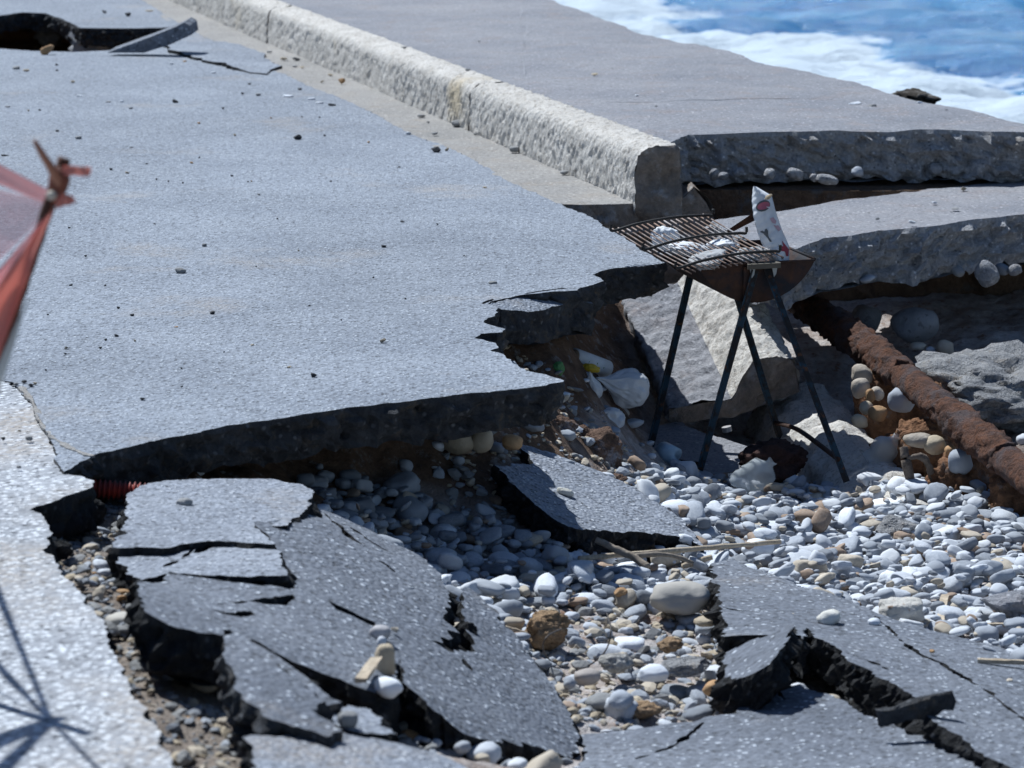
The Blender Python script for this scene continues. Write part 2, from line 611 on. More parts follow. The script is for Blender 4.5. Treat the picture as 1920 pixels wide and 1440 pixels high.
# ================================================================== THE SETTING
road_f = FLAT(0.0)
ROAD_EDGE = [(120, 884), (173, 853), (233, 838), (300, 823), (400, 803), (500, 785), (550, 777), (640, 763), (720, 755), (800, 747), (927, 735), (1007, 727), (1057, 717),
             (1033, 707), (987, 697), (960, 680), (940, 662), (920, 657), (935, 650), (927, 640), (893, 633), (900, 625), (940, 622), (952, 617), (927, 612), (905, 605), (927, 592), (931, 577),
             (915, 571), (945, 561), (990, 554), (1045, 549), (1085, 546),
             (1093, 540), (1130, 528), (1110, 517), (1140, 505), (1175, 502), (1207, 500), (1246, 492),
             (1217, 476), (1185, 455), (1160, 440), (1133, 425), (1113, 412), (1077, 395), (1057, 388), (1040, 378)]
JOINT = [(1040, 378), (960, 343), (900, 305), (830, 272), (780, 256), (740, 235), (700, 213), (640, 185), (590, 165), (530, 138), (470, 112), (430, 92), (380, 68), (330, 40), (290, 15), (255, -6)]
LEFTJ = [('w', -7.0, 7.7), (-120, 690), (20, 716), (55, 745), (80, 790), (100, 838)]
road_outer = pxloop(LEFTJ + ROAD_EDGE + JOINT[1:], road_f)
jd = Vector((-0.265, 0.964))
road_outer += [(road_outer[-1][0] + jd.x * 30, road_outer[-1][1] + jd.y * 30), (-22, 52), (-22, 7.7)]
HOLE = [(-260, 60), (-150, 84), (0, 91), (60, 95), (140, 97), (200, 95), (280, 91), (305, 82), (322, 68), (350, 64), (352, 48), (300, 52), (230, 53), (150, 52), (135, 43), (110, 33), (85, 25), (40, 24), (0, 29), (-120, 32), (-230, 40)]
road_holes = [pxloop(HOLE, road_f),
              crackloop([(1090, 540), (1050, 543), (1010, 548), (985, 553)], road_f, 0.015),
              crackloop([(925, 563), (915, 566), (905, 572)], road_f, 0.02),
              crackloop([(340, 105), (375, 113), (420, 122), (455, 132), (500, 138), (512, 128), (528, 124)], road_f, 0.035),
              crackloop([(310, 98), (345, 103), (362, 112), (390, 116)], road_f, 0.03)]
road = slab('road', [road_outer] + road_holes[:1] + road_holes[1:], road_f, 0.115, [M_ROAD, M_BITG], step=0.016, jag=0.008, grid=0.16, und=0.004,
            rows=9, sideamp=0.022, under=0.03, seed=3, jags=0.006, gridclip=((-3.5, 6.5), (2, 22)))
tag(road, kind='structure')

# tongue of asphalt sunk a little next to the broken edge
tong_f = surf_ctrl([(930, 575, -0.006), (1060, 550, -0.022), (1100, 565, -0.045)])
TONGUE = [(933, 577), (920, 573), (945, 563), (990, 556), (1045, 551), (1088, 547), (1094, 552), (1100, 560), (1112, 568), (1083, 565), (1050, 572), (1023, 582), (993, 584), (960, 582), (940, 580)]
tg = slab('asphalt_slab', [pxloop(TONGUE, tong_f)], tong_f, 0.10, [M_ROAD, M_BITG], step=0.012, jag=0.007, grid=0.06, sideamp=0.014, seed=8)
tag(tg, 'narrow sunken tongue of grey asphalt cracked off the road edge left of the barbecue', 'asphalt slab', 'broken asphalt slabs', 'thing')

# pavement strip on the left, coarser and paler
pav_f = FLAT(-0.003)
PAV = [('w', -7.0, 7.68), (-120, 691), (20, 717), (55, 746), (80, 791), (100, 839), (119, 886), (150, 889), (177, 898), (167, 912), (127, 927), (95, 940), (53, 953), (83, 962), (97, 1000), (83, 1027), (110, 1063), (143, 1100), (163, 1133), (190, 1163),
       (210, 1220), (233, 1260), (247, 1293), (277, 1340), (320, 1420), (345, 1480), (390, 1580), (430, 1700), ('w', -0.25, 2.2), ('w', -0.4, -3), ('w', -7, -3)]
pav = slab('pavement', [pxloop(PAV, pav_f)], pav_f, 0.10, [M_OLD, M_BIT], step=0.014, jag=0.010, grid=0.12, und=0.006, rows=6, sideamp=0.016, seed=5, gridclip=((-2.5, 4), (1, 9)))
tag(pav, kind='structure')
# dirty sealed joint between pavement and road
JS = [(38, 727), (60, 752), (78, 790), (96, 818), (128, 838), (150, 848), (172, 856)]
c = np.array(pxloop(JS, road_f))
d = np.gradient(c, axis=0); nr = np.c_[d[:, 1], -d[:, 0]]; nr /= np.linalg.norm(nr, axis=1)[:, None]
seal = slab('joint_seal', [[tuple(p) for p in c + nr * 0.006] + [tuple(p) for p in (c - nr * 0.006)[::-1]]], FLAT(0.0025), 0.005, [M_GUT, M_GUT], step=0.012, jag=0.006, grid=0.2, und=0.004, rows=1, sideamp=0.001, seed=6)
tag(seal, kind='structure')

# gutter strip of concrete between road and curb
AX = Vector((-0.265, 0.964, 0)).normalized()
WX = Vector((0.964, 0.265, 0)).normalized()
C0 = P(1190, 378, 0)
gut_f = FLAT(-0.004)
g0 = P(1036, 379, 0)
GUT = [(g0.x - 0.03, g0.y + 0.02), tuple(P(1090, 380, 0))[:2], tuple(P(1140, 379, 0))[:2], tuple(C0)[:2], (C0.x + 0.02, C0.y + 0.01)]
e0 = C0 + AX * 45 + WX * 0.02
GUT += [(e0.x, e0.y), (e0.x - 1.2, e0.y - 0.2)] + [(p[0] - 0.05, p[1]) for p in pxloop(JOINT[::-1], road_f)[:-1]]
gut = slab('gutter', [GUT], gut_f, 0.11, [M_GUT, M_EARTHC], step=0.02, jag=0.006, grid=0.15, und=0.004, rows=5, sideamp=0.014, seed=9, gridclip=((-3, 11), (2, 24)))
tag(gut, kind='structure')

# promenade
prom_f = FLAT(0.195)
cb = C0 + WX * 0.165
p1 = P(1290, 250, 0.195)
PROM = [tuple(cb + AX * 0.14)[:2], tuple(p1)[:2], tuple(P(1420, 246, 0.195))[:2], tuple(P(1600, 245, 0.195))[:2], tuple(P(1760, 243, 0.195))[:2], tuple(P(1925, 246, 0.195))[:2], tuple(P(2060, 247, 0.195))[:2],
        tuple(P(1990, 247, 0.195))[:2]]
SEAE = [(1925, 231), (1850, 215), (1790, 203), (1720, 188), (1660, 172), (1600, 156), (1540, 143), (1480, 130), (1400, 108), (1330, 87), (1260, 74), (1200, 61), (1130, 35), (1060, 10), (1030, -2)]
PROM = PROM[:-2] + [tuple(P(2100, 262, 0.195))[:2]] + [tuple(P(a, b, 0.195))[:2] for a, b in SEAE]
q = P(1030, -2, 0.195) + AX * 30
q2 = cb + AX * 38
PROM += [(q.x, q.y), (q2.x, q2.y)]
PROMCRACK = crackloop([(1100, 189), (1180, 190), (1280, 190), (1340, 190), (1400, 187), (1470, 185), (1535, 184)], prom_f, 0.022)
prom = slab('promenade', [PROM, PROMCRACK], prom_f, 0.19, [M_CONC, M_CONCB], step=0.022, jag=0.010, grid=0.16, und=0.008, rows=12, sideamp=0.03, seed=12, jags=0.003, gridclip=((0, 11), (3, 20)))
tag(prom, kind='structure')

# washed-out ground: one height field, split by what it is made of
GC = [(170, 1000, -.13), (300, 1200, -.115), (380, 1400, -.115), (230, 1100, -.115), (330, 1300, -.115), (500, 1500, -.12), (500, 1000, -.2), (600, 1200, -.24), (560, 940, -.25), (350, 880, -.17), (200, 900, -.16),
      (600, 905, -.30), (700, 930, -.34), (850, 935, -.37), (750, 1020, -.40), (850, 1080, -.45), (870, 1130, -.47), (900, 1250, -.46), (700, 1350, -.30), (1000, 1110, -.47), (1130, 1130, -.485), (1100, 1250, -.49), (1200, 1350, -.46),
      (1300, 940, -.665), (1600, 950, -.66), (1900, 940, -.64), (2150, 940, -.64), (1500, 1050, -.60), (1300, 1080, -.575), (1900, 1100, -.55), (1900, 1260, -.50), (2100, 1260, -.50), (1900, 1440, -.47), (1200, 1440, -.46), (1500, 1300, -.50),
      ('w', -1.2, 7.9, -.13), ('w', -.9, 8.05, -.135), ('w', -.5, 8.5, -.14), ('w', -.3, 8.62, -.15), ('w', -.08, 8.85, -.15), ('w', .0, 9.15, -.13), ('w', .1, 9.7, -.15), ('w', .15, 10.0, -.14), ('w', -.3, 9.4, -.14),
      ('w', .30, 10.5, -.46), ('w', .14, 10.5, -.16), ('w', .5, 11.1, -.5), ('w', .75, 11.45, -.45), ('w', .3, 11.5, -.2), ('w', .12, 11, -.15), ('w', .35, 11.05, -.42), ('w', .55, 10.7, -.66), ('w', .8, 10.9, -.72), ('w', .35, 9.85, -.43), ('w', .3, 9.45, -.45), ('w', .25, 9.1, -.42), ('w', .12, 9.0, -.34), ('w', .05, 8.75, -.36), ('w', .2, 8.7, -.46),
      ('w', .5, 9.6, -.62), ('w', .45, 10.1, -.60), (1300, 900, -.685), (1580, 905, -.71), (1213, 866, -.67), (1450, 830, -.70), ('w', 1.0, 10.8, -.72), ('w', 1.3, 11.2, -.55), ('w', 2, 11.1, -.46), ('w', 2.8, 11.1, -.46), ('w', 1.5, 12, -.45), ('w', 2.5, 12, -.4), ('w', .9, 11.9, -.5),
      (1720, 800, -.62), (1860, 800, -.60), (1690, 890, -.64), (1880, 900, -.60), ('w', 1.5, 10.5, -.58), ('w', 2.2, 10.4, -.56), ('w', 0, 3.5, -.2), ('w', 1, 4, -.45), ('w', 3, 5, -.45), ('w', 3.2, 8, -.55), ('w', -.5, 4.2, -.12)]
ground_f = surf_ctrl(GC)

def gz(x, y):
    p = np.c_[np.ravel(x), np.ravel(y)]
    z = ground_f(p[:, 0], p[:, 1])
    under = np.clip((z + 0.45) / 0.25, 0, 1)
    return z + (0.012 + 0.03 * under * (z < -.15)) * fbm(np.c_[p * 6, np.zeros(len(p))], 4) + 0.008 * fbm(np.c_[p * 30, np.ones(len(p))], 3)

nx, ny = 230, 440
xs, ys = np.linspace(-1.5, 3.3, nx), np.linspace(3.0, 12.6, ny)
gx, gy = np.meshgrid(xs, ys)
Z = gz(gx, gy).reshape(gx.shape)
Z = np.minimum(Z, -0.105)
V = np.c_[gx.ravel(), gy.ravel(), Z.ravel()]
ii, jj = np.meshgrid(np.arange(nx - 1), np.arange(ny - 1))
a = (jj * nx + ii).ravel()
Q = np.c_[a, a + 1, a + nx + 1, a + nx]
cen = V[Q].mean(1)
# what it is made of: brown earth towards the bank, grey base-course gravel in the trench, sand on the beach
vx, vy, vz = V[:, 0], V[:, 1], V[:, 2]
wb = 0.05 * fbm(np.c_[V * 7], 4)
soil = np.clip((vz + 0.40 + wb) / 0.07, 0, 1) * np.clip((vy - 7.5 + wb) / 0.2, 0, 1)
soil = np.maximum(soil, np.clip((vy - 9.7 + wb) / 0.2, 0, 1) * np.clip((0.5 - vx + wb) / 0.1, 0, 1))
soil = np.maximum(soil, np.clip(1 - np.hypot((vx - .22) / .2, (vy - 9.25) / .4) + 3 * wb, 0, 1) * 1.4).clip(0, 1)
soil = np.maximum(soil, 0.6 * np.clip((10.7 - vy + wb) / 0.15, 0, 1) * np.clip((vx - 1.05 + wb) / 0.1, 0, 1) * np.clip((vy - 9.75 + 2 * wb) / 0.2, 0, 1))
grav = np.clip((-0.16 - vx + wb) / 0.08, 0, 1) * np.clip((7.75 - vy + wb) / 0.15, 0, 1)

def groundmat():
    m = Mat('washed_out_ground', 0.95, 0.2)
    at1 = m.nt.nodes.new('ShaderNodeAttribute'); at1.attribute_name = 'soil'
    at2 = m.nt.nodes.new('ShaderNodeAttribute'); at2.attribute_name = 'gravel'
    n1 = m.ramp(m.noise(9, 6, 0.65), [(0.38, 0.0), (0.62, 1.0)])
    n2 = m.ramp(m.noise(19, 5, 0.7), [(0.56, 0.0), (0.66, 1.0)])
    sand = m.mix(n2, m.mix(n1, (0.34, 0.28, 0.25), (0.52, 0.49, 0.48)), (0.27, 0.17, 0.12))
    earth = m.mix(n2, m.mix(n1, (0.085, 0.052, 0.036), (0.165, 0.105, 0.07)), (0.22, 0.21, 0.21))
    gr = m.mix(n2, m.mix(n1, (0.20, 0.165, 0.14), (0.29, 0.245, 0.21)), (0.14, 0.145, 0.155))
    c = m.mix(at1.outputs['Fac'], m.mix(at2.outputs['Fac'], sand, gr), earth)
    fine = m.noise(55, 5, 0.7)
    c = m.mix(0.6, c, m.ramp(fine, [(0.3, 0.5), (0.7, 1.4)]), 'MULTIPLY')
    m.color(c)
    m.bump(fine, 0.016, 0.9)
    m.bump(m.noise(170, 3), 0.004, 0.8)
    return m.m
beach = mesh_np('beach', V, Q, [groundmat()])
for nm, arr in (('soil', soil), ('gravel', grav)):
    at = beach.data.attributes.new(nm, 'FLOAT', 'POINT')
    at.data.foreach_set('value', arr)
tag(beach, kind='structure')

# sea
SEA_Z = -1.5
s0, s1 = P(1130, 35, SEA_Z), P(1920, 215, SEA_Z)

def seamat():
    m = Mat('sea_water', 0.12, 0.5)
    tc = m.nt.nodes.new('ShaderNodeAttribute')
    tc.attribute_name = 'foam'
    fo = tc.outputs['Fac']
    n = m.noise(3.2, 8, 0.72, dist=0.6)
    n2 = m.noise(0.9, 5, 0.6, dist=0.8)
    t = m.math('ADD', m.math('ADD', m.math('MULTIPLY', fo, 1.0), m.math('MULTIPLY', n, 0.55)), m.math('MULTIPLY', n2, 0.45))
    k = m.ramp(t, [(0.86, 0.0), (1.06, 1.0)])
    c = m.mix(m.ramp(m.noise(1.0, 6, 0.65, co=m.mapping((0.4, 1.3, 1))), [(0.38, 0.0), (0.62, 1.0)]), (0.035, 0.15, 0.35), (0.08, 0.27, 0.50))
    m.color(m.mix(k, c, (0.50, 0.58, 0.65)))
    m.rough(m.ramp(k, [(0, 0.15), (1, 0.9)]))
    m.bump(m.noise(1.6, 7, 0.7, co=m.mapping((0.6, 1.6, 1))), 0.35, 0.6)
    return m.m
M_SEA = seamat()
near = np.arange(20, 62, 0.16)
far = 62 * 1.06 ** np.arange(1, 62)
ys = np.r_[near, far]
xs = np.r_[-60, -30, -15, -8, -4, np.arange(-2, 17, 0.16), 20, 26, 35, 60, 120, 300, 900, 2000]
gx, gy = np.meshgrid(xs, ys)
p2 = np.c_[gx.ravel(), gy.ravel()]
sd = np.array([s1.x - s0.x, s1.y - s0.y]); sl = np.linalg.norm(sd); sd /= sl
sn = np.array([-sd[1], sd[0]])
if sn[0] < 0: sn = -sn
off = (p2 - np.array([s0.x, s0.y])) @ sn          # metres out from the line of the promenade edge
al = (p2 - np.array([s0.x, s0.y])) @ sd
wob = fbm(np.c_[p2 * 0.35, np.zeros(len(p2))], 4)
fade = np.clip((90 - p2[:, 1]) / 40, 0, 1)
zz = SEA_Z + fade * (0.10 * np.sin((p2[:, 1] + 0.25 * p2[:, 0]) * 1.1 + 2.2 * wob) + 0.05 * fbm(np.c_[p2 * 1.7, np.ones(len(p2))], 4))
foam = np.clip((1.9 - off - 0.9 * wob) / 1.2, 0, 1) * 0.56
crest = np.clip(np.sin((p2[:, 1] + 0.2 * p2[:, 0]) * 0.85 + 2.0 * wob) - 0.72, 0, 1) / 0.28
foam = np.maximum(foam, crest * 0.55 * np.clip(0.6 + 1.5 * fbm(np.c_[p2[:, :1] * 0.12, p2[:, 1:] * 0.35, np.full(len(p2), 4)], 3), 0, 1)) * np.clip((120 - p2[:, 1]) / 60, 0, 1)
zz += np.clip(foam - 0.35, 0, 1) * (0.18 + 0.35 * fbm(np.c_[p2 * 2.2, np.full(len(p2), 7)], 4)) * fade
nx = len(xs)
ii, jj = np.meshgrid(np.arange(nx - 1), np.arange(len(ys) - 1))
a = (jj * nx + ii).ravel()
sea = mesh_np('sea', np.c_[p2, zz], np.c_[a, a + 1, a + nx + 1, a + nx], [M_SEA])
at = sea.data.attributes.new('foam', 'FLOAT', 'POINT')
at.data.foreach_set('value', foam)
tag(sea, kind='structure')

# shore and sea bed below the promenade and road so that nothing hangs in the air
tag(slab('embankment', [[(-22, 13.3), (0.2, 13.3), (1.4, 13.0), (2.6, 12.8), (3.4, 11.0), (6, 3), (6, -3), (-22, -3), ]], FLAT(-0.9), 1.2, [M_EARTH, M_EARTH], step=0.5, jag=0.1, grid=1.0, rows=2, seed=2), kind='structure')
e1 = P(1030, -2, -1)
tag(slab('promenade_bank', [[(.55, 12.2), (1.0, 12.2), (1.5, 12.2), (2.02, 12.15), (1.97, 12.3), (1.58, 13.8), (.16, 18.7), (-.4, 18.7)]], FLAT(-0.02), .8, [M_EARTH, M_EARTH], step=0.1, jag=0.05, grid=.5, rows=6, sideamp=.05, seed=14), kind='structure')
tag(slab('road_bank', [[(-22, 22.3), (-3.0, 22.3), (-2.4, 20.4), (-1.55, 20.2), (-1.5, 17.0), (-.9, 12.9), (.5, 12.3), (.2, 18.7), (-8, 48), (-22, 48)]], FLAT(-0.14), 1.6, [M_EARTH, M_EARTH], step=0.3, jag=0.05, grid=1.5, rows=3, seed=4), kind='structure')

# ================================================================== CURB, CONCRETE
def extrude(name, prof, O, A, Wv, N, length, mat_side, mat_cap, step=0.025, amp=0.006, freq=14, capamp=0.012, seed=1, parent=None, cut=None, sub=0.02, mfn=None, mats=None):
    """a closed profile (w, n) swept along A, its surface roughened, its ends broken; cut(w, n) shifts each end along the axis"""
    prof = np.array(prof, float)
    pr = []
    for i in range(len(prof)):
        a, b = prof[i], prof[(i + 1) % len(prof)]
        k = max(1, int(np.linalg.norm(b - a) / sub))
        pr += [a + (b - a) * j / k for j in range(k)]
    pr = np.array(pr)
    n = len(pr)
    ar = 0.5 * np.sum(pr[:, 0] * np.roll(pr[:, 1], -1) - pr[:, 1] * np.roll(pr[:, 0], -1))
    if ar < 0:
        pr = pr[::-1]
    d = np.roll(pr, -1, 0) - np.roll(pr, 1, 0)
    nr = np.c_[d[:, 1], -d[:, 0]]
    nr /= np.linalg.norm(nr, axis=1)[:, None] + 1e-9
    m = max(2, int(length / step))
    A, Wv, N, O = (np.array(x, float) for x in (A, Wv, N, O))
    c0 = cut[0](pr) if cut else np.zeros(n)
    c1 = cut[1](pr) if cut else np.zeros(n)
    V = []
    for k in range(m + 1):
        t = k / m
        s = t * length + c0 * (1 - t) + c1 * t
        q = np.c_[pr, s] * freq + seed * 7.7
        off = amp * fbm(q, 4, 0.6)
        w = pr + nr * off[:, None]
        V.append(O + s[:, None] * A + w[:, :1] * Wv + w[:, 1:] * N)
    V = np.vstack(V)
    F, mi = [], []
    i = np.arange(n); j = (i + 1) % n
    for k in range(m):
        a, b, c2, d2 = k * n + i, k * n + j, (k + 1) * n + j, (k + 1) * n + i
        F += [np.c_[a, b, c2], np.c_[a, c2, d2]]
        mi += [mfn(pr) if mfn else np.zeros(n, int)] * 2
    # end caps with interior points
    lo, hi = pr.min(0), pr.max(0)
    gx, gy = np.meshgrid(np.arange(lo[0], hi[0], sub), np.arange(lo[1], hi[1], sub))
    G = np.c_[gx.ravel(), gy.ravel()] + RNG.uniform(-.2, .2, (gx.size, 2)) * sub
    G = G[inside(pr * 0.97 + pr.mean(0) * 0.03, G)]
    co = [Vector(map(float, p)) for p in pr] + [Vector(map(float, p)) for p in G]
    vo, _, fo, *_ = delaunay_2d_cdt(co, [(a, (a + 1) % n) for a in range(n)], [], 0, 1e-7)
    v2 = np.array([(v.x, v.y) for v in vo])
    T = np.array([x for x in fo if len(x) == 3], int)
    T = T[inside(pr, v2[T].mean(1))]
    a = v2[T[:, 1]] - v2[T[:, 0]]; b = v2[T[:, 2]] - v2[T[:, 0]]
    fl = (a[:, 0] * b[:, 1] - a[:, 1] * b[:, 0]) < 0
    T[fl] = T[fl][:, ::-1]
    base = len(V)
    for e in (0, 1):
        dist = np.min(np.linalg.norm(v2[:, None] - pr[None], axis=2), axis=1)
        s = (length if e else 0) + (cut[e](v2) if cut else 0) + capamp * np.clip(dist / 0.02, 0, 1) * fbm(np.c_[v2 * 22, np.full(len(v2), seed + e * 9)], 4)
        s = s * np.ones(len(v2))
        V = np.vstack([V, O + s[:, None] * A + v2[:, :1] * Wv + v2[:, 1:] * N])
        F.append((T if e else T[:, ::-1]) + base)
        mi.append(np.ones(len(T), int))
        base += len(v2)
    F = np.vstack(F)
    if np.dot(np.cross(Wv, N), A) < 0:
        F = F[:, ::-1]
    return mesh_np(name, V, F, mats or [mat_side, mat_cap], parent, np.concatenate(mi), smooth=True)

CPROF = [(0, -.13), (0, 0.0), (.004, .08), (.010, .155), (.022, .183), (.05, .20), (.10, .205), (.165, .205), (.175, .19), (.178, .05), (.18, -.13)]
curb = empty('curb', C0)
tag(curb, 'long whitewashed concrete curb running back between road and promenade', 'curb', kind='thing')
pos = 0.0
for k, ln in enumerate([2.42, 1.42, 3.2, 3.4, 4.0, 5.0]):
    cut = None
    if k == 0:
        cut = (lambda p: 0.02 * fbm(np.c_[p * 10, np.zeros(len(p))], 3) - 0.25 * (p[:, 0] * 0.15), lambda p: p[:, 0] * 0)
    o = extrude('curb_segment', CPROF, C0 + AX * pos + WX * random.uniform(-.006, .006), AX, WX, (0, 0, 1), ln - 0.004, M_CURB, M_EARTHC, step=0.012 if k < 2 else 0.022 if k < 4 else 0.06, sub=0.012, amp=0.0065, freq=48, seed=20 + k, cut=cut)
    keep(o, curb)
    pos += ln
foot = extrude('footing', [(-.05, -.34), (-.02, -.11), (.175, -.02), (.24, .04), (.29, -.02), (.33, -.10), (.37, -.34)], C0 + AX * 0.03, AX, WX, (0, 0, 1), 1.6, M_EARTHC, M_EARTHC, amp=0.02, freq=9, seed=33, step=0.04)
keep(foot, curb)

# fallen pieces of curb and gutter under the barbecue
def frame(a, w):
    a = Vector(a).normalized()
    w = (Vector(w) - a * a.dot(Vector(w))).normalized()
    return a, w, w.cross(a)

FPROF = [(0, -.065), (0, 0.0), (.10, .002), (.215, .004), (.235, .02), (.265, .06), (.31, .095), (.36, .105), (.41, .095), (.45, .06), (.465, .02), (.47, -.065)]
tl, bl = P(1163, 552, -.29), P(1254, 768, -.545)
a_, w_, n_ = frame(bl - tl, (1, 0.10, 0.13))
if n_.z < 0: n_ = -n_
o = extrude('curb_block', FPROF, tl, a_, w_, n_, (bl - tl).length, M_CURB, M_EARTHC, step=0.014, sub=.014, amp=0.010, freq=30, capamp=0.02, seed=41, mfn=lambda p: np.where((p[:, 0] < .222) & (p[:, 1] > -.06), 2, 0), mats=[M_CURB, M_EARTHC, M_CONC],
            cut=(lambda p: 0.02 * fbm(np.c_[p * 9, np.zeros(len(p))], 3), lambda p: 0.03 * fbm(np.c_[p * 7, np.ones(len(p))], 3) - 0.40 * np.clip(p[:, 0] - .22, 0, .35)))
tag(o, 'large fallen curb and gutter block slanting down from the road edge behind the barbecue legs', 'curb block', 'fallen curb blocks', 'thing')
# second block, lower right
t2, b2 = P(1500, 752, -.575), P(1700, 962, -.655)
a_, w_, n_ = frame(b2 - t2, (1, 0.25, 0.25))
if n_.z < 0: n_ = -n_
o = extrude('curb_block', [(-.18, -.26), (-.19, -.08), (-.14, .0), (-.06, .04), (.03, .04), (.10, .0), (.135, -.07), (.14, -.26)], t2 - a_ * 0.10, a_, w_, n_, (b2 - t2).length + 0.16, M_CURB, M_EARTHC, step=0.02, amp=0.016, freq=14, capamp=0.02, seed=44)
tag(o, 'rough pale curb block lying half buried in pebbles under the right front barbecue leg', 'curb block', 'fallen curb blocks', 'thing')
# flat concrete piece lying in front of the large block
fp_f = surf_ctrl([(1245, 800, -.60), (1400, 860, -.64), (1240, 880, -.66)])
o = slab('concrete_slab', [pxloop([(1225, 800), (1275, 790), (1330, 815), (1402, 836), (1408, 850), (1385, 885), (1300, 895), (1215, 880)], fp_f)], fp_f, 0.09, [M_CONC, M_EARTHC], step=0.015, jag=0.008, seed=46)
tag(o, 'flat grey concrete fragment half in shade between the left barbecue legs', 'concrete slab', 'fallen concrete slabs', 'thing')

# dropped promenade slab
E2F = surf_ctrl([(1360, 408, -.03), (1920, 402, -.015), (1560, 447, -.03)])
E2 = [(1335, 412), (1420, 400), (1500, 389), (1600, 374), (1700, 360), (1800, 347), (1930, 329), (2200, 295), (2200, 372), (2050, 388), (1925, 402), (1850, 411), (1760, 424), (1700, 427), (1640, 432), (1590, 442), (1550, 446), (1520, 456), (1495, 466), (1470, 478), (1400, 452)]
drop = empty('dropped_slab', P(1700, 400, -.2))
tag(drop, 'dropped grey concrete promenade slab with pebbled underside right of the barbecue', 'concrete slab', 'fallen concrete slabs', 'thing')
keep(slab('slab', [pxloop(E2, E2F)], E2F, 0.185, [M_CONC, M_CONCB], step=0.02, jag=0.012, grid=0.1, und=0.006, rows=12, sideamp=0.032, seed=51), drop)

# grey mortar mass and ochre conglomerate around the pipe
def ico(sub):
    bm = bmesh.new()
    bmesh.ops.create_icosphere(bm, subdivisions=sub, radius=1)
    v = np.array([x.co[:] for x in bm.verts])
    f = np.array([[y.index for y in x.verts] for x in bm.faces])
    bm.free()
    return v, f
ICO = {k: ico(k) for k in (1, 2, 3, 4, 5)}

def stone_np(seed, kind='smooth', sub=3):
    v, f = ICO[sub]
    v = v.copy()
    s = seed * 3.17
    if kind == 'smooth':
        r = 1 + 0.20 * fbm(v * 0.9 + s, 2) + 0.03 * fbm(v * 3 + s, 2)
        v = np.sign(v) * np.abs(v) ** 0.92
    elif kind == 'block':
        m = np.max(np.abs(v), axis=1)
        v = v / m[:, None] * 0.55 + v * 0.45
        r = 1 + 0.16 * fbm(v * 1.1 + s, 3) + 0.03 * fbm(v * 6 + s, 3)
    elif kind == 'crag':
        q = v * np.array((1, .9, .45))
        r = 1 + 0.20 * fbm(q * 2.2 + s, 3) + 0.10 * fbm(q * 6 + s, 3) + 0.05 * ridged(q * 15 + s, 3) + 0.035 * fbm(q * 38 + s, 3)
    elif kind == 'chip':
        r = np.ones(len(v))
        rr = np.random.default_rng(seed)
        for k in range(9):
            nrm = rr.normal(size=3); nrm /= np.linalg.norm(nrm)
            dd = rr.uniform(0.45, 0.8)
            t = v @ nrm
            r = np.minimum(r, np.where(t > 1e-3, dd / np.maximum(t, 1e-3), 9))
        r = r + 0.05 * fbm(v * 4 + s, 3)
    else:
        r = 1 + 0.26 * fbm(v * 1.3 + s, 3) + 0.06 * ridged(v * 3.2 + s, 4) + 0.035 * ridged(v * 9 + s, 3) + 0.03 * fbm(v * 22 + s, 3)
    v = v * r[:, None]
    lo, hi = v.min(0), v.max(0)
    return (v - (lo + hi) / 2) / ((hi - lo) / 2), f

def rotm(rx, ry, rz):
    from mathutils import Euler
    return np.array(Euler((rx, ry, rz)).to_matrix())

def rock(name, c, size, mat, kind='smooth', seed=1, rot=(0, 0, 0), sub=3, parent=None, label=None, cat='stone', group=None):
    """a stone centred at c with full extents size"""
    v, f = stone_np(seed, kind, sub)
    v = v * np.array(size) / 2
    R = rotm(*rot)
    o = mesh_np(name, v @ R.T, f, [mat], None, None, kind != 'chip')
    o.location = c
    if parent:
        o.location = (0, 0, 0)
        o.data.transform(Matrix.Translation(c))
        keep(o, parent)
    if label:
        tag(o, label, cat, group, 'thing')
    return o

def rock_px(name, cx, cy, wpx, hpx, zg, mat, kind='smooth', seed=1, rz=0.0, dep=1.0, label=None, cat='stone', group=None, sub=3, tilt=0.0, f=None, sink=0.1):
    """stone seen at (cx, cy) with a width and height in px, standing on height zg or surface f"""
    foot = onsurf(cx, cy + hpx * 0.45, f) if f is not None else P(cx, cy + hpx * 0.45, zg)
    s = pxscale(foot)
    w, h = wpx / s, hpx / s
    dpt = w * dep
    h = max(h - 0.24 * dpt * 0.5, h * 0.6)
    c = Vector((foot.x, foot.y + dpt * 0.3, foot.z + h * (0.5 - sink)))
    return rock(name, c, (w, dpt, h), mat, kind, seed, (0, tilt, rz), sub, None, label, cat, group)

rock_px('mortar_mass', 1895, 735, 500, 240, -.66, M_CONCW, 'crag', 5, 0.2, 0.9, 'rough lumpy grey mortar mass behind the rusty pipe', 'rubble', sub=5, sink=0.05)
for x, y, w, h, sd, lb in [(1655, 775, 130, 215, 8, 'ochre conglomerate face beside the dark gap left of the pipe'), (1725, 855, 190, 170, 9, 'ochre clay lump with stones in the middle of the bank under the pipe'),
                           (1815, 905, 200, 150, 10, 'brown clay lump under the lower part of the rusty pipe'), (1915, 930, 200, 170, 11, 'brown clay lump below the pipe at the right picture edge'), (1720, 790, 200, 200, 12, 'clay ledge directly beneath the middle of the pipe')]:
    rock_px('clay_lump', x, y, w, h, -.70, M_ORANGE, 'crag', sd, sd * .7, 0.6, lb, 'clay lump', 'clay bank under the pipe', sub=5, sink=0.05)

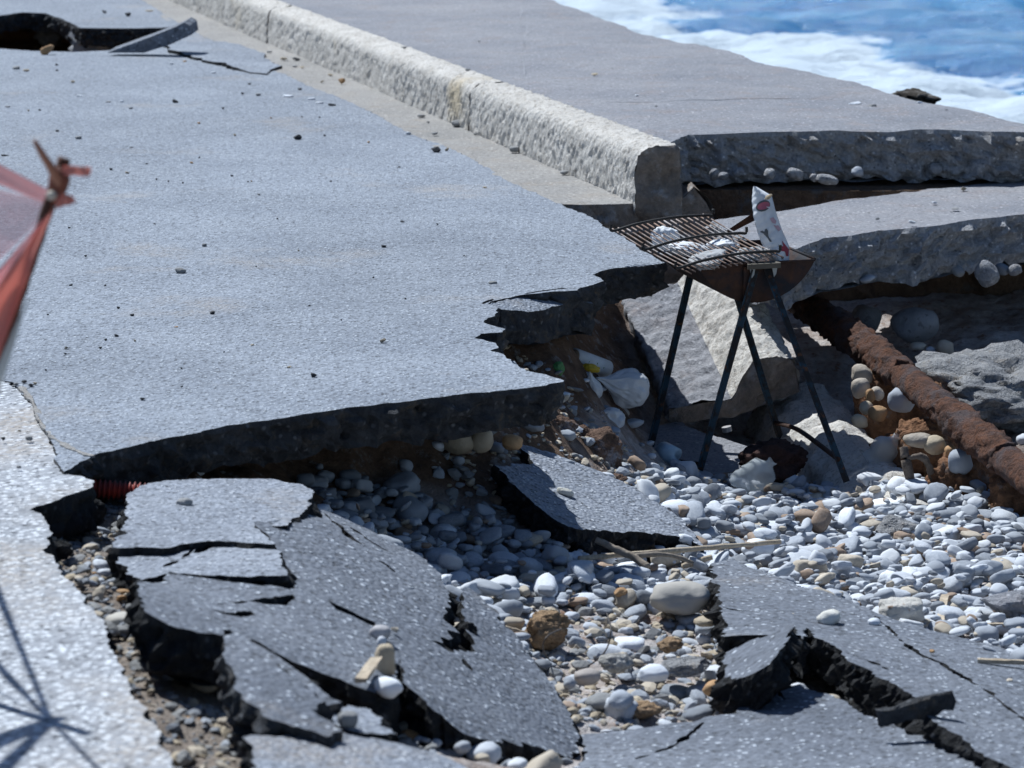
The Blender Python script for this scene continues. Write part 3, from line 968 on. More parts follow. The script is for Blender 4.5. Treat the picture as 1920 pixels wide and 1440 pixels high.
# rusty pipe
def tube_np(pts, rad, seg=16, amp=0.0, freq=10, seed=0, cap=True):
    pts = [Vector(p) for p in pts]
    n = len(pts)
    rad = rad if hasattr(rad, '__len__') else [rad] * n
    up = Vector((0, 0, 1))
    V = []
    for i, p in enumerate(pts):
        t = (pts[min(i + 1, n - 1)] - pts[max(i - 1, 0)]).normalized()
        u = t.cross(up) if abs(t.z) < 0.95 else t.cross(Vector((0, 1, 0)))
        u.normalize()
        w = u.cross(t)
        for k in range(seg):
            a = 2 * math.pi * k / seg
            V.append(p + (u * math.cos(a) + w * math.sin(a)) * rad[i])
    V = np.array([tuple(v) for v in V])
    C = np.repeat(np.array([tuple(p) for p in pts]), seg, 0)
    if amp:
        d = V - C
        l = np.linalg.norm(d, axis=1)[:, None]
        V = C + d / l * (l + amp * fbm(V * freq + seed, 4, 0.6)[:, None])
    F = []
    for i in range(n - 1):
        for k in range(seg):
            a, b = i * seg + k, i * seg + (k + 1) % seg
            F.append((a, b, b + seg)); F.append((a, b + seg, a + seg))
    if cap:
        V = np.vstack([V, C[0], C[-1]])
        for k in range(seg):
            F.append((len(V) - 2, (k + 1) % seg, k))
            F.append((len(V) - 1, (n - 1) * seg + k, (n - 1) * seg + (k + 1) % seg))
    return V, np.array(F)

def tube(name, pts, rad, mat, seg=10, parent=None, smoothpts=0, **kw):
    if smoothpts:
        q = np.array([tuple(p) for p in pts])
        t = np.linspace(0, len(q) - 1, smoothpts)
        # Catmull-Rom
        out = []
        for x in t:
            i = min(int(x), len(q) - 2); u = x - i
            p0, p1, p2, p3 = q[max(i - 1, 0)], q[i], q[i + 1], q[min(i + 2, len(q) - 1)]
            out.append(0.5 * ((2 * p1) + (-p0 + p2) * u + (2 * p0 - 5 * p1 + 4 * p2 - p3) * u * u + (-p0 + 3 * p1 - 3 * p2 + p3) * u ** 3))
        if hasattr(rad, '__len__'):
            rad = np.interp(t, np.arange(len(q)), rad)
        pts = out
    V, F = tube_np(pts, rad, seg, **kw)
    o = mesh_np(name, V, F, [mat])
    if parent is not None:
        keep(o, parent)
    return o

pa, pb = P(1490, 560, -.33), P(1985, 928, -.45)
pipe = empty('rusty_pipe', pb)
tag(pipe, 'thick flaking rusty iron pipe coming out from under the dropped concrete slab', 'pipe', kind='thing')
pts = [pa.lerp(pb, t) + Vector((0, 0, 0.015 * math.sin(t * 5))) for t in np.linspace(-.15, 1.25, 200)]
tube('barrel', pts, [0.048] * 200, M_RUST, 28, pipe, amp=0.004, freq=40, seed=3)
crust = [pts[k] for k in range(30, 90)]
tube('rust_crust', crust, [0.050 + 0.005 * math.sin(math.pi * k / 59) for k in range(60)], M_RUST, 28, pipe, amp=0.013, freq=42, seed=9)
crust = [pts[k] for k in range(108, 142)]
tube('rust_crust', crust, [0.050 + 0.004 * math.sin(math.pi * k / 33) for k in range(34)], M_RUST, 28, pipe, amp=0.012, freq=45, seed=19)

# embedded stones under the broken promenade edges
def embed(px, py, z, w, h, parent, mat, seed):
    c = P(px, py + random.uniform(-7, 5), z) + Vector((0, .05 + random.uniform(0, .05), .016))
    s = pxscale(c)
    o = rock('stone', c, (1.25 * w / s, w / s, 1.1 * h / s), mat, 'smooth', seed, (random.uniform(-.4, .4), random.uniform(-.7, .7), random.uniform(0, 3)), 3, parent)
    return o
promst = prom
rs = random.Random(4)
for (x, y, w, h) in [(1318, 335, 26, 34), (1342, 350, 22, 22), (1300, 345, 20, 18), (1388, 352, 20, 14), (1360, 356, 22, 14), (1425, 333, 26, 34), (1465, 335, 36, 34), (1447, 352, 20, 18), (1495, 345, 26, 20), (1575, 326, 26, 16),
                     (1630, 343, 42, 26), (1612, 352, 22, 18), (1555, 352, 40, 18), (1530, 345, 20, 14), (1665, 333, 22, 16), (1690, 332, 16, 14), (1715, 335, 22, 14), (1760, 334, 26, 18), (1800, 331, 24, 16), (1850, 328, 26, 16), (1400, 300, 16, 14), (1480, 318, 22, 20)]:
    embed(x, y - rs.choice([0, 4, 9, 14]), 0.03, w * rs.uniform(.7, 1.3), h, promst, rs.choice([M_CONCB, M_CONCB, M_CONCB, PEB[2]]), rs.randint(0, 99))
for (x, y, w, h) in [(1530, 520, 34, 26), (1605, 520, 36, 26), (1660, 526, 22, 14), (1570, 530, 22, 16), (1630, 535, 30, 12), (1690, 528, 20, 14), (1715, 524, 24, 18), (1760, 519, 24, 16), (1853, 526, 32, 46), (1800, 520, 24, 16), (1885, 520, 24, 18), (1910, 518, 22, 20), (1740, 500, 18, 14), (1505, 528, 24, 16)]:
    embed(x, y, -.205, w, h, drop, rs.choice([PEB[2], M_GREYST, M_CONCB, M_CONCB, PEB[3]]), rs.randint(0, 99))
M_BOULD = stonemat('grey_boulder', (.17, .18, .20), (.27, .28, .30), (.12, .12, .13), 11, .006)
# boulders in the cavity under the dropped slab
rock_px('boulder', 1716, 612, 92, 78, -.46, M_BOULD, 'smooth', 4, 0.3, 0.8, 'large smooth grey boulder in the shade under the dropped slab', 'boulder', sink=0.02)
rock_px('boulder', 1620, 600, 80, 60, -.46, M_BOULD, 'smooth', 14, 1.0, 0.8, 'rounded grey boulder half hidden behind the upper end of the rusty pipe', 'boulder', sink=0.02)
rock_px('stone', 1772, 652, 34, 38, -.47, PEB[4], 'smooth', 3, 0.3, 0.8, 'small pinkish stone right of the large boulder under the slab', 'stone')
rock_px('stone', 1722, 648, 32, 18, -.47, PEB[4], 'smooth', 31, 0.3, 0.8, 'small yellowish stone at the foot of the large boulder', 'stone')
rock_px('stone', 1745, 657, 18, 18, -.47, PEB[0], 'smooth', 32, 0.3, 0.8, 'tiny pale stone between two others before the large boulder', 'stone')
M_BANKST = stonemat('clay_stained_stone', (.30, .25, .20), (.43, .39, .34), None, 12, .005)
for i, (x, y, w, h, m, lb) in enumerate([
        (1618, 702, 46, 36, M_BANKST, 'cream pebble topmost in the ochre bank beside the pipe'), (1612, 728, 40, 40, M_BANKST, 'wedge shaped cream pebble set in the bank below the topmost one'),
        (1645, 738, 30, 28, M_BANKST, 'round cream pebble next to an orange stone in the bank'), (1632, 742, 18, 26, M_OCHST, 'small bright orange stone wedged between cream pebbles in the bank'),
        (1692, 748, 54, 52, PEB[2], 'smooth blue grey cobble tucked directly under the rusty pipe'), (1625, 765, 30, 26, M_TANST, 'tan pebble low in the bank edge beside the dark gap'),
        (1645, 775, 36, 30, M_OCHST, 'rusty brown stone at the lower edge of the pebble bank'), (1612, 790, 34, 26, M_TANST, 'brownish pebble at the dark gap left of the bank'),
        (1722, 826, 66, 30, M_BANKST, 'flat cream stone lying on the clay above the driftwood'), (1752, 835, 44, 40, M_TANST, 'oval yellow stone right of the flat cream stone'),
        (1800, 868, 48, 50, PEB[2], 'grey tan cobble half set in clay below the pipe'), (1782, 848, 26, 26, M_OCHST, 'small reddish stone beside the oval yellow stone')]):
    zz = -.40 - 0.12 * (y - 700) / 170
    c = P(x, y, zz)
    s = pxscale(c)
    rock('stone', c, (w / s, w / s * 0.9, h / s), m, 'smooth', 60 + i, (0, 0.2, i), 3, None, lb, 'stone', 'stones in the clay bank')

# ================================================================== BROKEN ASPHALT SLABS
OUTL = []
def aslab(loops, ctrl, thick, label, mats=(M_SLAB, M_BIT), seed=1, jag=0.011, step=0.011, cracks=(), und=0.006, key=None, holes=()):
    f = surf_ctrl(ctrl)
    L = [pxloop(loops, f)] + [pxloop(h, f) for h in holes] + [crackloop(c, f, w) for c, w in cracks]
    o = slab('asphalt_slab', L, f, thick, list(mats), step=step, jag=jag, grid=0.05, und=und, rows=8, sideamp=0.024, seed=seed, jags=0.007)
    tag(o, label, 'asphalt slab', 'broken asphalt slabs', 'thing')
    if key: SURF[key] = f
    OUTL.append(np.array(L[0]))
    return o

aslab([(240, 930), (277, 910), (333, 904), (433, 900), (507, 900), (560, 908), (590, 922), (578, 945), (560, 965), (533, 980), (482, 983), (492, 999), (512, 1019), (470, 1016), (417, 1014), (367, 1018), (303, 1030), (217, 1026), (228, 1000), (233, 987), (238, 960)],
      [(250, 920, -.05), (560, 915, -.085), (480, 1010, -.05), (230, 1020, -.04)], 0.09, 'pale flat asphalt slab with a grey stone on it nearest the road edge', (M_SLABL, M_BIT), 61, key='A1')
aslab([(214, 1030), (303, 1034), (367, 1024), (417, 1018), (470, 1020), (516, 1025), (530, 1058), (536, 1081), (470, 1083), (400, 1080), (320, 1071), (262, 1083), (240, 1072), (225, 1050)],
      [(220, 1030, -.05), (520, 1028, -.065), (400, 1080, -.05)], 0.09, 'narrow asphalt slab lying between two cracks below the pale flat slab', (M_SLABL, M_BIT), 62, cracks=[([(300, 1062), (330, 1050), (350, 1040), (362, 1030)], 0.010)], key='A2',
      holes=[[(362, 1036), (378, 1024), (402, 1023), (385, 1034), (372, 1037)]])
aslab([(494, 1000), (485, 988), (535, 985), (568, 966), (585, 955), (602, 953), (640, 970), (680, 993), (720, 1017), (760, 1035), (800, 1057), (822, 1085), (852, 1130), (834, 1160), (857, 1180), (807, 1193), (840, 1214), (880, 1213), (886, 1188), (868, 1158), (866, 1132), (879, 1107),
       (905, 1128), (933, 1153), (968, 1195), (1000, 1237), (1032, 1280), (1057, 1317), (1073, 1350), (1081, 1378), (1082, 1414), (1030, 1405), (980, 1398), (920, 1390), (873, 1383), (830, 1345), (800, 1325), (765, 1292), (757, 1265), (750, 1240), (738, 1262), (735, 1285), (707, 1303), (640, 1272), (567, 1243), (513, 1220), (462, 1193), (440, 1176),
       (432, 1184), (425, 1191), (370, 1180), (320, 1165), (290, 1152), (270, 1140), (258, 1110), (263, 1089), (320, 1076), (400, 1085), (440, 1090), (530, 1098), (546, 1103), (552, 1097), (543, 1083), (534, 1055), (520, 1025)],
      [(494, 1000, -.07), (602, 953, -.13), (720, 1017, -.18), (850, 1130, -.24), (879, 1107, -.27), (1000, 1237, -.36), (1082, 1414, -.42), (873, 1383, -.26), (765, 1292, -.16), (640, 1272, -.10), (513, 1220, -.04), (430, 1185, -.005), (263, 1089, -.03), (530, 1100, -.06), (650, 1120, -.12), (760, 1180, -.17)],
      0.10, 'largest tilted asphalt slab, cracked and sloping into the pit, stones on its middle', (M_SLAB, M_BIT), 63, key='A5', und=0.012,
      holes=[[(612, 1119), (640, 1130), (672, 1147), (705, 1160), (700, 1172), (660, 1152), (632, 1140)], [(405, 1136), (450, 1129), (490, 1121), (525, 1118), (548, 1112), (552, 1122), (540, 1132), (505, 1133), (470, 1127), (440, 1133)], [(402, 1147), (440, 1150), (470, 1148), (477, 1156), (450, 1158), (425, 1154)]],
      cracks=[([(640, 985), (665, 1002), (690, 1022), (730, 1045)], 0.016), ([(700, 1052), (725, 1065), (745, 1080)], 0.008), ([(610, 965), (640, 1000), (655, 1018), (685, 1035)], 0.018), ([(868, 1225), (873, 1240), (885, 1255)], 0.010)])
aslab([(440, 1183), (452, 1191), (480, 1212), (520, 1243), (560, 1275), (590, 1300), (612, 1313), (588, 1328), (612, 1346), (640, 1363), (610, 1373), (545, 1357), (493, 1337), (468, 1310), (447, 1287), (440, 1260), (418, 1237), (424, 1200)],
      [(437, 1183, .035), (612, 1313, -.01), (470, 1330, .02)], 0.10, 'leaning asphalt wedge at the trench edge, bottom left', (M_SLAB, M_BITG), 64, key='A7')
aslab([(464, 1194), (486, 1205), (530, 1232), (575, 1268), (618, 1308), (640, 1316), (612, 1324), (590, 1298), (560, 1272), (520, 1240), (484, 1212)],
      [(470, 1196, .02), (620, 1310, -.03), (530, 1240, -.0)], 0.06, 'thin splinter of asphalt along the right edge of the leaning wedge', (M_SLAB, M_BIT), 65, jag=0.003)
aslab([(604, 1326), (650, 1322), (690, 1332), (725, 1362), (742, 1374), (690, 1374), (645, 1362), (612, 1344)],
      [(604, 1326, -.05), (740, 1372, -.06), (640, 1360, -.04)], 0.07, 'small asphalt fragment between leaning wedge and nearest slab', (M_SLABL, M_BIT), 66, key='A10')
aslab([(463, 1387), (510, 1382), (560, 1380), (640, 1376), (700, 1386), (757, 1398), (810, 1416), (853, 1430), (900, 1450), (960, 1490), (1000, 1600), (700, 1700), (450, 1640), (470, 1520), (480, 1440)],
      [(463, 1387, -.01), (853, 1430, -.09), (600, 1560, -.02)], 0.10, 'nearest asphalt slab cut off by the bottom picture edge', (M_SLABL, M_BIT), 67, cracks=[([(580, 1392), (600, 1388), (615, 1376)], 0.008)])
aslab([(977, 831), (1010, 840), (1060, 856), (1140, 890), (1205, 925), (1268, 963), (1300, 1000), (1316, 1024), (1280, 1008), (1225, 1001), (1173, 998), (1120, 996), (1080, 993), (1045, 978), (1013, 957), (985, 930), (955, 905), (930, 874), (962, 872), (1000, 864), (990, 852)],
      [(977, 832, -.29), (1312, 1022, -.50), (1080, 993, -.40)], 0.085, 'dark asphalt slab fallen into the pit with jagged shadow across it', (M_SLABL, M_BIT), 68, key='B1')
# right-hand group
aslab([(1336, 1056), (1375, 1051), (1430, 1071), (1480, 1093), (1540, 1115), (1590, 1133), (1640, 1150), (1690, 1166), (1730, 1178), (1810, 1197), (1925, 1224), (2100, 1275), (2100, 1570), (1990, 1505), (1925, 1466), (1850, 1415), (1780, 1370), (1737, 1338), (1722, 1312), (1670, 1277), (1620, 1245), (1570, 1214), (1530, 1190), (1514, 1180), (1505, 1192), (1490, 1180), (1450, 1188), (1400, 1187), (1358, 1188), (1352, 1150), (1346, 1100)],
      [(1340, 1058, -.45), (1640, 1150, -.44), (1925, 1224, -.46), (1500, 1185, -.34), (1722, 1312, -.33), (1925, 1440, -.32), (1355, 1187, -.40), (2080, 1300, -.45)], 0.09, 'long asphalt slab with a white stone on it running to the right edge', (M_SLAB, M_BIT), 71, key='C1', und=0.012,
      cracks=[([(1640, 1156), (1662, 1175), (1690, 1200), (1745, 1232), (1800, 1265), (1860, 1303), (1918, 1340), (1980, 1380)], 0.013), ([(1355, 1147), (1390, 1152), (1430, 1154)], 0.012), ([(1600, 1222), (1640, 1238), (1675, 1255)], 0.006)])
aslab([(1356, 1226), (1395, 1210), (1440, 1194), (1489, 1170), (1478, 1200), (1462, 1222), (1452, 1240), (1420, 1262), (1395, 1275), (1375, 1280), (1360, 1262)],
      [(1356, 1226, -.37), (1489, 1170, -.27), (1390, 1276, -.345)], 0.085, 'small tipped asphalt wedge with a black broken side facing the hollow', (M_SLAB, M_BIT), 72, key='C2')
aslab([(1088, 1374), (1130, 1368), (1180, 1362), (1280, 1351), (1325, 1344), (1390, 1336), (1376, 1300), (1370, 1284), (1392, 1278), (1462, 1283), (1500, 1279), (1560, 1300), (1600, 1320), (1640, 1340), (1690, 1360), (1735, 1352), (1780, 1377), (1850, 1420), (1880, 1445), (1960, 1500), (1960, 1640), (1100, 1640), (1070, 1480), (1086, 1440), (1102, 1408)],
      [(1100, 1390, -.42), (1300, 1350, -.42), (1470, 1285, -.40), (1700, 1360, -.38), (1400, 1440, -.36), (1500, 1560, -.34)], 0.09, 'broad speckled asphalt slab along the bottom right edge', (M_SLAB, M_BIT), 73, key='C3', und=0.010,
      cracks=[([(1190, 1424), (1215, 1416), (1250, 1402), (1280, 1385), (1318, 1352)], 0.010), ([(1460, 1290), (1464, 1300), (1472, 1308)], 0.012)])
# shard standing on edge
def prism(name, top, bot, mat, parent=None):
    n = len(top)
    V = [tuple(p) for p in top] + [tuple(p) for p in bot]
    F = [tuple(range(n)), tuple(range(2 * n - 1, n - 1, -1))] + [(i, n + i, n + (i + 1) % n, (i + 1) % n) for i in range(n)]
    me = bpy.data.meshes.new(name)
    me.from_pydata(V, [], F)
    bm = bmesh.new(); bm.from_mesh(me)
    bmesh.ops.recalc_face_normals(bm, faces=bm.faces)
    bm.to_mesh(me); bm.free()
    o = link(name, me, None, [mat])
    if parent is not None: keep(o, parent)
    return o

def rough_bar(name, pts, w, h, mat, seed=1, amp=0.008):
    """a ragged bar along points, w wide and h high"""
    V, F = tube_np(pts, 0.5, 8)
    C = np.repeat(np.array([tuple(p) for p in pts]), 8, 0)
    D = V[:len(C)] - C
    D = D / np.maximum(np.max(np.abs(D), axis=1)[:, None], 1e-6) * 0.5
    D[:, 2] *= h; D[:, :2] *= w
    V[:len(C)] = C + D + amp * np.c_[fbm(V[:len(C)] * 20 + seed, 3), fbm(V[:len(C)] * 20 + seed + 5, 3), fbm(V[:len(C)] * 20 + seed + 9, 3)]
    return mesh_np(name, V, F, [mat], smooth=False)
pts = [P(1645 + 140 * t, 1348 - 34 * t, -.33 + .03 * t) for t in np.linspace(0, 1, 24)]
tag(rough_bar('asphalt_shard', pts, 0.012, 0.034, M_BITG, 4, .007), 'thin dark asphalt shard standing on edge across the right-hand slabs', 'asphalt shard', kind='thing')

# ================================================================== BARBECUE
def bar(name, p0, p1, w, t, mat, parent, side=(1, 0, 0)):
    p0, p1 = Vector(p0), Vector(p1)
    a = (p1 - p0).normalized()
    u = (Vector(side) - a * a.dot(Vector(side))).normalized()
    v = a.cross(u)
    # angle iron: two thin flanges
    pr = [(-w / 2, -w / 2), (w / 2, -w / 2), (w / 2, -w / 2 + t), (-w / 2 + t, -w / 2 + t), (-w / 2 + t, w / 2), (-w / 2, w / 2)]
    top = [p0 + u * x + v * y for x, y in pr]
    bot = [p1 + u * x + v * y for x, y in pr]
    return prism(name, top, bot, mat, parent)

RZ = 0.02
FL, FR, RL = P(1309, 499, RZ), P(1527, 487, RZ), P(1230, 460, RZ)
AXB = RL - FL
WVB = FR - FL
BW, BH = WVB.length, 0.128
BR = (BW * BW / 4 + BH * BH) / (2 * BH)
wu = WVB.normalized()
au = AXB.normalized()
CFR = (FL + FR) / 2
bbq = empty('barbecue', (CFR.x - .05, CFR.y + .15, -.69))
tag(bbq, 'rusty half-barrel charcoal barbecue on four thin legs standing in the washed-out pit', 'barbecue', kind='thing')
amax = math.asin(BW / 2 / BR)
arc = []
for k in range(33):
    t = -amax + 2 * amax * k / 32
    arc.append((BR * math.sin(t), -(BR * math.cos(t) - (BR - BH))))
V, F = [], []
for r_, in_ in ((0, 0), (1, 0), (0, 1), (1, 1)):
    for x, z in arc:
        k = 1 - 0.018 * in_
        V.append(CFR + AXB * r_ + wu * x * k + Vector((0, 0, z * k)))
n = 33
for k in range(32):
    F.append((k, k + 1, n + k + 1, n + k))
    F.append((2 * n + k, 3 * n + k, 3 * n + k + 1, 2 * n + k + 1))
F += [(0, n, 3 * n, 2 * n), (n - 1, 3 * n - 1, 4 * n - 1, 2 * n - 1)]
me = bpy.data.meshes.new('bowl'); me.from_pydata([tuple(v) for v in V], [], F)
for p in me.polygons: p.use_smooth = True
keep(link('bowl', me, None, [M_BBQ]), bbq)
for e, sgn in ((0, -1), (1, 1)):
    o0 = CFR + AXB * e + au * (0.002 * sgn)
    top = [o0 + wu * x + Vector((0, 0, z)) for x, z in arc]
    bot = [p + au * (0.003 * sgn) for p in top]
    keep(prism('end_plate', top, bot, M_BBQ), bbq)
for sx in (0, 1):
    a0 = (FL if sx == 0 else FR) + Vector((0, 0, 0.003))
    tube('rim', [a0 - au * .006, a0 + AXB + au * .006], 0.0045, M_BBQ, 8, bbq)
tube('rim', [FL - au * .006, FR - au * .006], 0.004, M_BBQ, 8, bbq)
# trapezoid bracket and handle on the front plate
fo = CFR - au * 0.009
keep(prism('leg_bracket', [fo + wu * x + Vector((0, 0, z)) for x, z in ((-.05, -.01), (.045, -.01), (.062, -.118), (-.05, -.118))], [fo - au * .006 + wu * x + Vector((0, 0, z)) for x, z in ((-.05, -.01), (.045, -.01), (.062, -.118), (-.05, -.118))], M_BBQ), bbq)
hb = CFR - au * 0.02 + wu * 0.012
h1 = prism('handle', [hb + wu * x + au * y + Vector((0, 0, .004)) for x, y in ((-.06, -.028), (.055, -.028), (.065, .02), (-.045, .02))], [hb + wu * x + au * y + Vector((0, 0, -.012)) for x, y in ((-.06, -.028), (.055, -.028), (.065, .02), (-.045, .02))], plain('weathered_handle', (0.12, 0.105, 0.085), 0.8), bbq)
M_TAB = plain('bare_metal_tab', (0.40, 0.42, 0.42), 0.6)
for x in (-.022, .055):
    q0 = CFR - au * .02 + wu * x
    tb_ = prism('handle_tab', [q0 + wu * a + Vector((0, 0, b)) for a, b in ((-.010, -.010), (.010, -.010), (.006, -.035), (-.002, -.045))], [q0 - au * .003 + wu * a + Vector((0, 0, b)) for a, b in ((-.010, -.010), (.010, -.010), (.006, -.035), (-.002, -.045))], M_TAB)
    tb_.parent = h1
def gzz(x, y):
    return float(gz(np.array([x]), np.array([y]))[0])
feet = {'fl': P(1303, 914, -.695), 'fr': P(1587, 902, -.61), 'rl': P(1213, 866, -.675), 'rr': P(1472, 852, -.69)}
tops = {'fl': fo + wu * -.012 + Vector((0, 0, -.02)), 'fr': fo + wu * .03 + Vector((0, 0, -.02)), 'rl': CFR + AXB + au * .012 + wu * -.055 + Vector((0, 0, -.03)), 'rr': CFR + AXB + au * .012 + wu * .05 + Vector((0, 0, -.05))}
for k in feet:
    bar('leg', tops[k] - au * (0.012 if k[0] == 'f' else 0), feet[k], 0.021, 0.005, M_LEG, bbq, (0.97, -.2, 0))
M_STR = M_BBQ
bar('stretcher', tops['rl'].lerp(feet['rl'], .985), tops['fl'].lerp(feet['fl'], .90), 0.02, 0.005, M_STR, bbq, (0, 0, 1))
q0, q1 = tops['rr'].lerp(feet['rr'], .84), tops['fr'].lerp(feet['fr'], .90)
tube('stretcher', [q0, q0.lerp(q1, .35) + Vector((0, 0, .02)), q0.lerp(q1, .7) + Vector((0, 0, .012)), q1], 0.008, M_STR, 8, bbq, smoothpts=16)
# rusty plate standing up at the rear rim
r0 = PD(1352, 446, 10.42); r1 = PD(1418, 412, 10.42)
keep(prism('ash_plate', [r0, r1, r1 + Vector((0, 0, .03)), r0 + Vector((0, 0, .012))], [p + Vector((.002, .006, 0)) for p in (r0, r1, r1 + Vector((0, 0, .03)), r0 + Vector((0, 0, .012)))], M_RUST), bbq)

# grate lying askew on the bowl
gRL, gFL, gFR = PD(1152, 431, 10.27), PD(1292, 511, 9.86), PD(1466, 481, 10.03)
gRR = gRL + gFR - gFL
grate = empty('grill_grate', (gFL + gFR + gRL + gRR) / 4)
tag(grate, 'rusty wire grill grate lying askew across the barbecue bowl', 'grate', kind='thing')
NW = 17
for k in range(NW):
    t = k / (NW - 1)
    a0 = gRL.lerp(gRR, t); b0 = gFL.lerp(gFR, t)
    d = (b0 - a0)
    sag = Vector((0, 0, -.006))
    tube('wire', [a0 - d * random.uniform(0, .03), a0.lerp(b0, .5) + sag, b0 + d * random.uniform(-.01, .03)], 0.0023, M_WIRE, 6, grate, smoothpts=7)
gu = (gRR - gRL).normalized()
for v in (0.06, 0.50, 0.93):
    a0, b0 = gRL.lerp(gFL, v) - gu * .022, gRR.lerp(gFR, v) + gu * .012
    lift = Vector((0, 0, .006))
    tube('cross_rod', [a0 + lift + Vector((-.006, 0, .022)), a0 + lift + Vector((0, 0, .002)), a0.lerp(b0, .25) + lift + Vector((0, 0, .012)), a0.lerp(b0, .6) + lift + Vector((0, 0, .014)), a0.lerp(b0, .92) + lift + Vector((0, 0, .004)), b0 + lift, b0 + lift + Vector((.002, 0, .02))], 0.0048, M_ROD, 8, grate, smoothpts=40)

def crumple(name, c, size, mat, seed, rot=(0, 0, 0), label=None, cat=None, amp=0.35, parent=None, sub=5, group=None):
    v, f = ICO[sub]
    r = 1 + amp * (ridged(v * 0.9 + seed * 1.9, 2) * 0.4 + 0.12 * ridged(v * 2.6 + seed, 2)) + 0.02 * fbm(v * 7 + seed, 3)
    v = v * r[:, None]
    lo, hi = v.min(0), v.max(0)
    v = (v - (lo + hi) / 2) / (hi - lo) * np.array(size)
    o = mesh_np(name, v @ rotm(*rot).T, f, [mat], smooth=True)
    o.location = c
    if label: tag(o, label, cat, group, 'thing')
    return o

def paper(name, c, rough=0.8, transl=0.0):
    m = Mat(name, rough, 0.3)
    m.color(m.mix(m.ramp(m.noise(30, 5), [(0.35, 0.0), (0.7, 1.0)]), c, tuple(x * 0.85 for x in c)))
    m.bump(m.noise(45, 4, 0.6), 0.004, 0.7)
    return m.m
M_PAPER = paper('white_paper', (0.68, 0.70, 0.73))
M_ASH = paper('pale_ash', (0.36, 0.37, 0.38))
for i, (x, y, d, w, h, m, lb) in enumerate([
        (1247, 447, 10.28, .10, .08, M_PAPER, 'torn white paper scrap poking up at the left end of the bowl'), (1294, 468, 10.18, .17, .05, M_PAPER, 'crumpled white paper under the middle of the grate'),
        (1352, 462, 10.2, .14, .05, M_PAPER, 'crumpled white paper ball under the right half of the grate'), (1404, 476, 10.16, .15, .05, M_ASH, 'grey ash lump in the bowl in front of the standing bag'), (1330, 486, 10.06, .15, .05, M_ASH, 'grey ash lump in the bowl near its front rim')]):
    crumple('crumpled_paper' if m is M_PAPER else 'ash_lump', PD(x, y, d), (w, w * .8, h), m, 3 + i, (0, .2, i), lb, 'paper' if m is M_PAPER else 'ash', 0.6)

# printed white paper bag standing in the bowl
bl_ = [(1412, 349), (1409, 375), (1412, 405), (1420, 435), (1430, 462), (1444, 492)]
br_ = [(1417, 349), (1447, 366), (1455, 398), (1466, 430), (1480, 462), (1480, 490)]

def bagp(u, v, off=0.0):
    t = v * (len(bl_) - 1)
    i = min(int(t), len(bl_) - 2); w = t - i
    l = np.array(bl_[i]) * (1 - w) + np.array(bl_[i + 1]) * w
    r = np.array(br_[i]) * (1 - w) + np.array(br_[i + 1]) * w
    p = l * (1 - u) + r * u
    d = 10.16 + 0.05 * (u - .5) ** 2 * 4 + 0.05 * (1 - v) + 0.0025 * math.sin(v * 75 + 9 * u) * (1 - u) + 0.002 * math.sin(u * 14 + v * 9) - off
    return PD(p[0], p[1], d)

def sheet(name, fn, nu, nv, mat, thick=0.0012, parent=None, uv0=(0, 1), vv0=(0, 1)):
    V = []
    for k in (0, 1):
        for j in range(nv + 1):
            for i in range(nu + 1):
                V.append(tuple(fn(uv0[0] + (uv0[1] - uv0[0]) * i / nu, vv0[0] + (vv0[1] - vv0[0]) * j / nv, k * thick)))
    N = (nu + 1) * (nv + 1)
    F = []
    for j in range(nv):
        for i in range(nu):
            a = j * (nu + 1) + i
            F.append((a, a + 1, a + nu + 2, a + nu + 1))
            F.append((N + a, N + a + nu + 1, N + a + nu + 2, N + a + 1))
    rim = [i for i in range(nu + 1)] + [j * (nu + 1) + nu for j in range(1, nv + 1)] + [nv * (nu + 1) + i for i in range(nu - 1, -1, -1)] + [j * (nu + 1) for j in range(nv - 1, 0, -1)]
    for a, b in zip(rim, rim[1:] + rim[:1]):
        F.append((a, b, N + b, N + a))
    o = mesh_np(name, np.array(V), F, [mat], smooth=True)
    if parent is not None: keep(o, parent)
    return o
bag = empty('paper_bag', PD(1460, 490, 10.16))
tag(bag, 'torn white paper charcoal bag with red and grey print standing in the bowl', 'paper bag', kind='thing')
BAGP = sheet('paper', bagp, 20, 60, M_PAPER, 0.0015, bag)
M_PINK = plain('faded_red_print', (0.45, 0.12, 0.17), 0.7)
M_RED = plain('dark_red_print', (0.30, 0.03, 0.06), 0.7)
M_GRYP = plain('grey_print', (0.10, 0.11, 0.12), 0.7)

def printp(name, outline, mat, off=0.004):
    """flat print patch following the bag; outline in (u, v), fan of small triangles"""
    c = (sum(p[0] for p in outline) / len(outline), sum(p[1] for p in outline) / len(outline))
    V = [tuple(bagp(c[0], c[1], off))] + [tuple(bagp((p[0] + c[0]) / 2, (p[1] + c[1]) / 2, off)) for p in outline] + [tuple(bagp(p[0], p[1], off)) for p in outline]
    n = len(outline)
    F = []
    for i in range(n):
        j = (i + 1) % n
        F += [(0, 1 + i, 1 + j), (1 + i, 1 + n + i, 1 + n + j), (1 + i, 1 + n + j, 1 + j)]
    o = mesh_np(name, np.array(V), np.array(F), [mat], smooth=True)
    o.parent = BAGP
    return o
def ell(cu, cv, ru, rv, rot=0.0, n=24):
    return [(cu + ru * math.cos(t) * math.cos(rot) - ru * math.sin(t) * math.sin(rot) * .5, cv + rv * math.sin(t) + rv * .55 * math.cos(t) * math.sin(rot)) for t in [2 * math.pi * k / n for k in range(n)]]
printp('print', ell(.50, .30, .46, .060, .9), M_GRYP, .004)
printp('print', ell(.52, .30, .40, .040, .9), M_PINK, .0055)
printp('print', [(.62, .315), (.97, .335), (.97, .36), (.75, .345)], M_PAPER, .007)
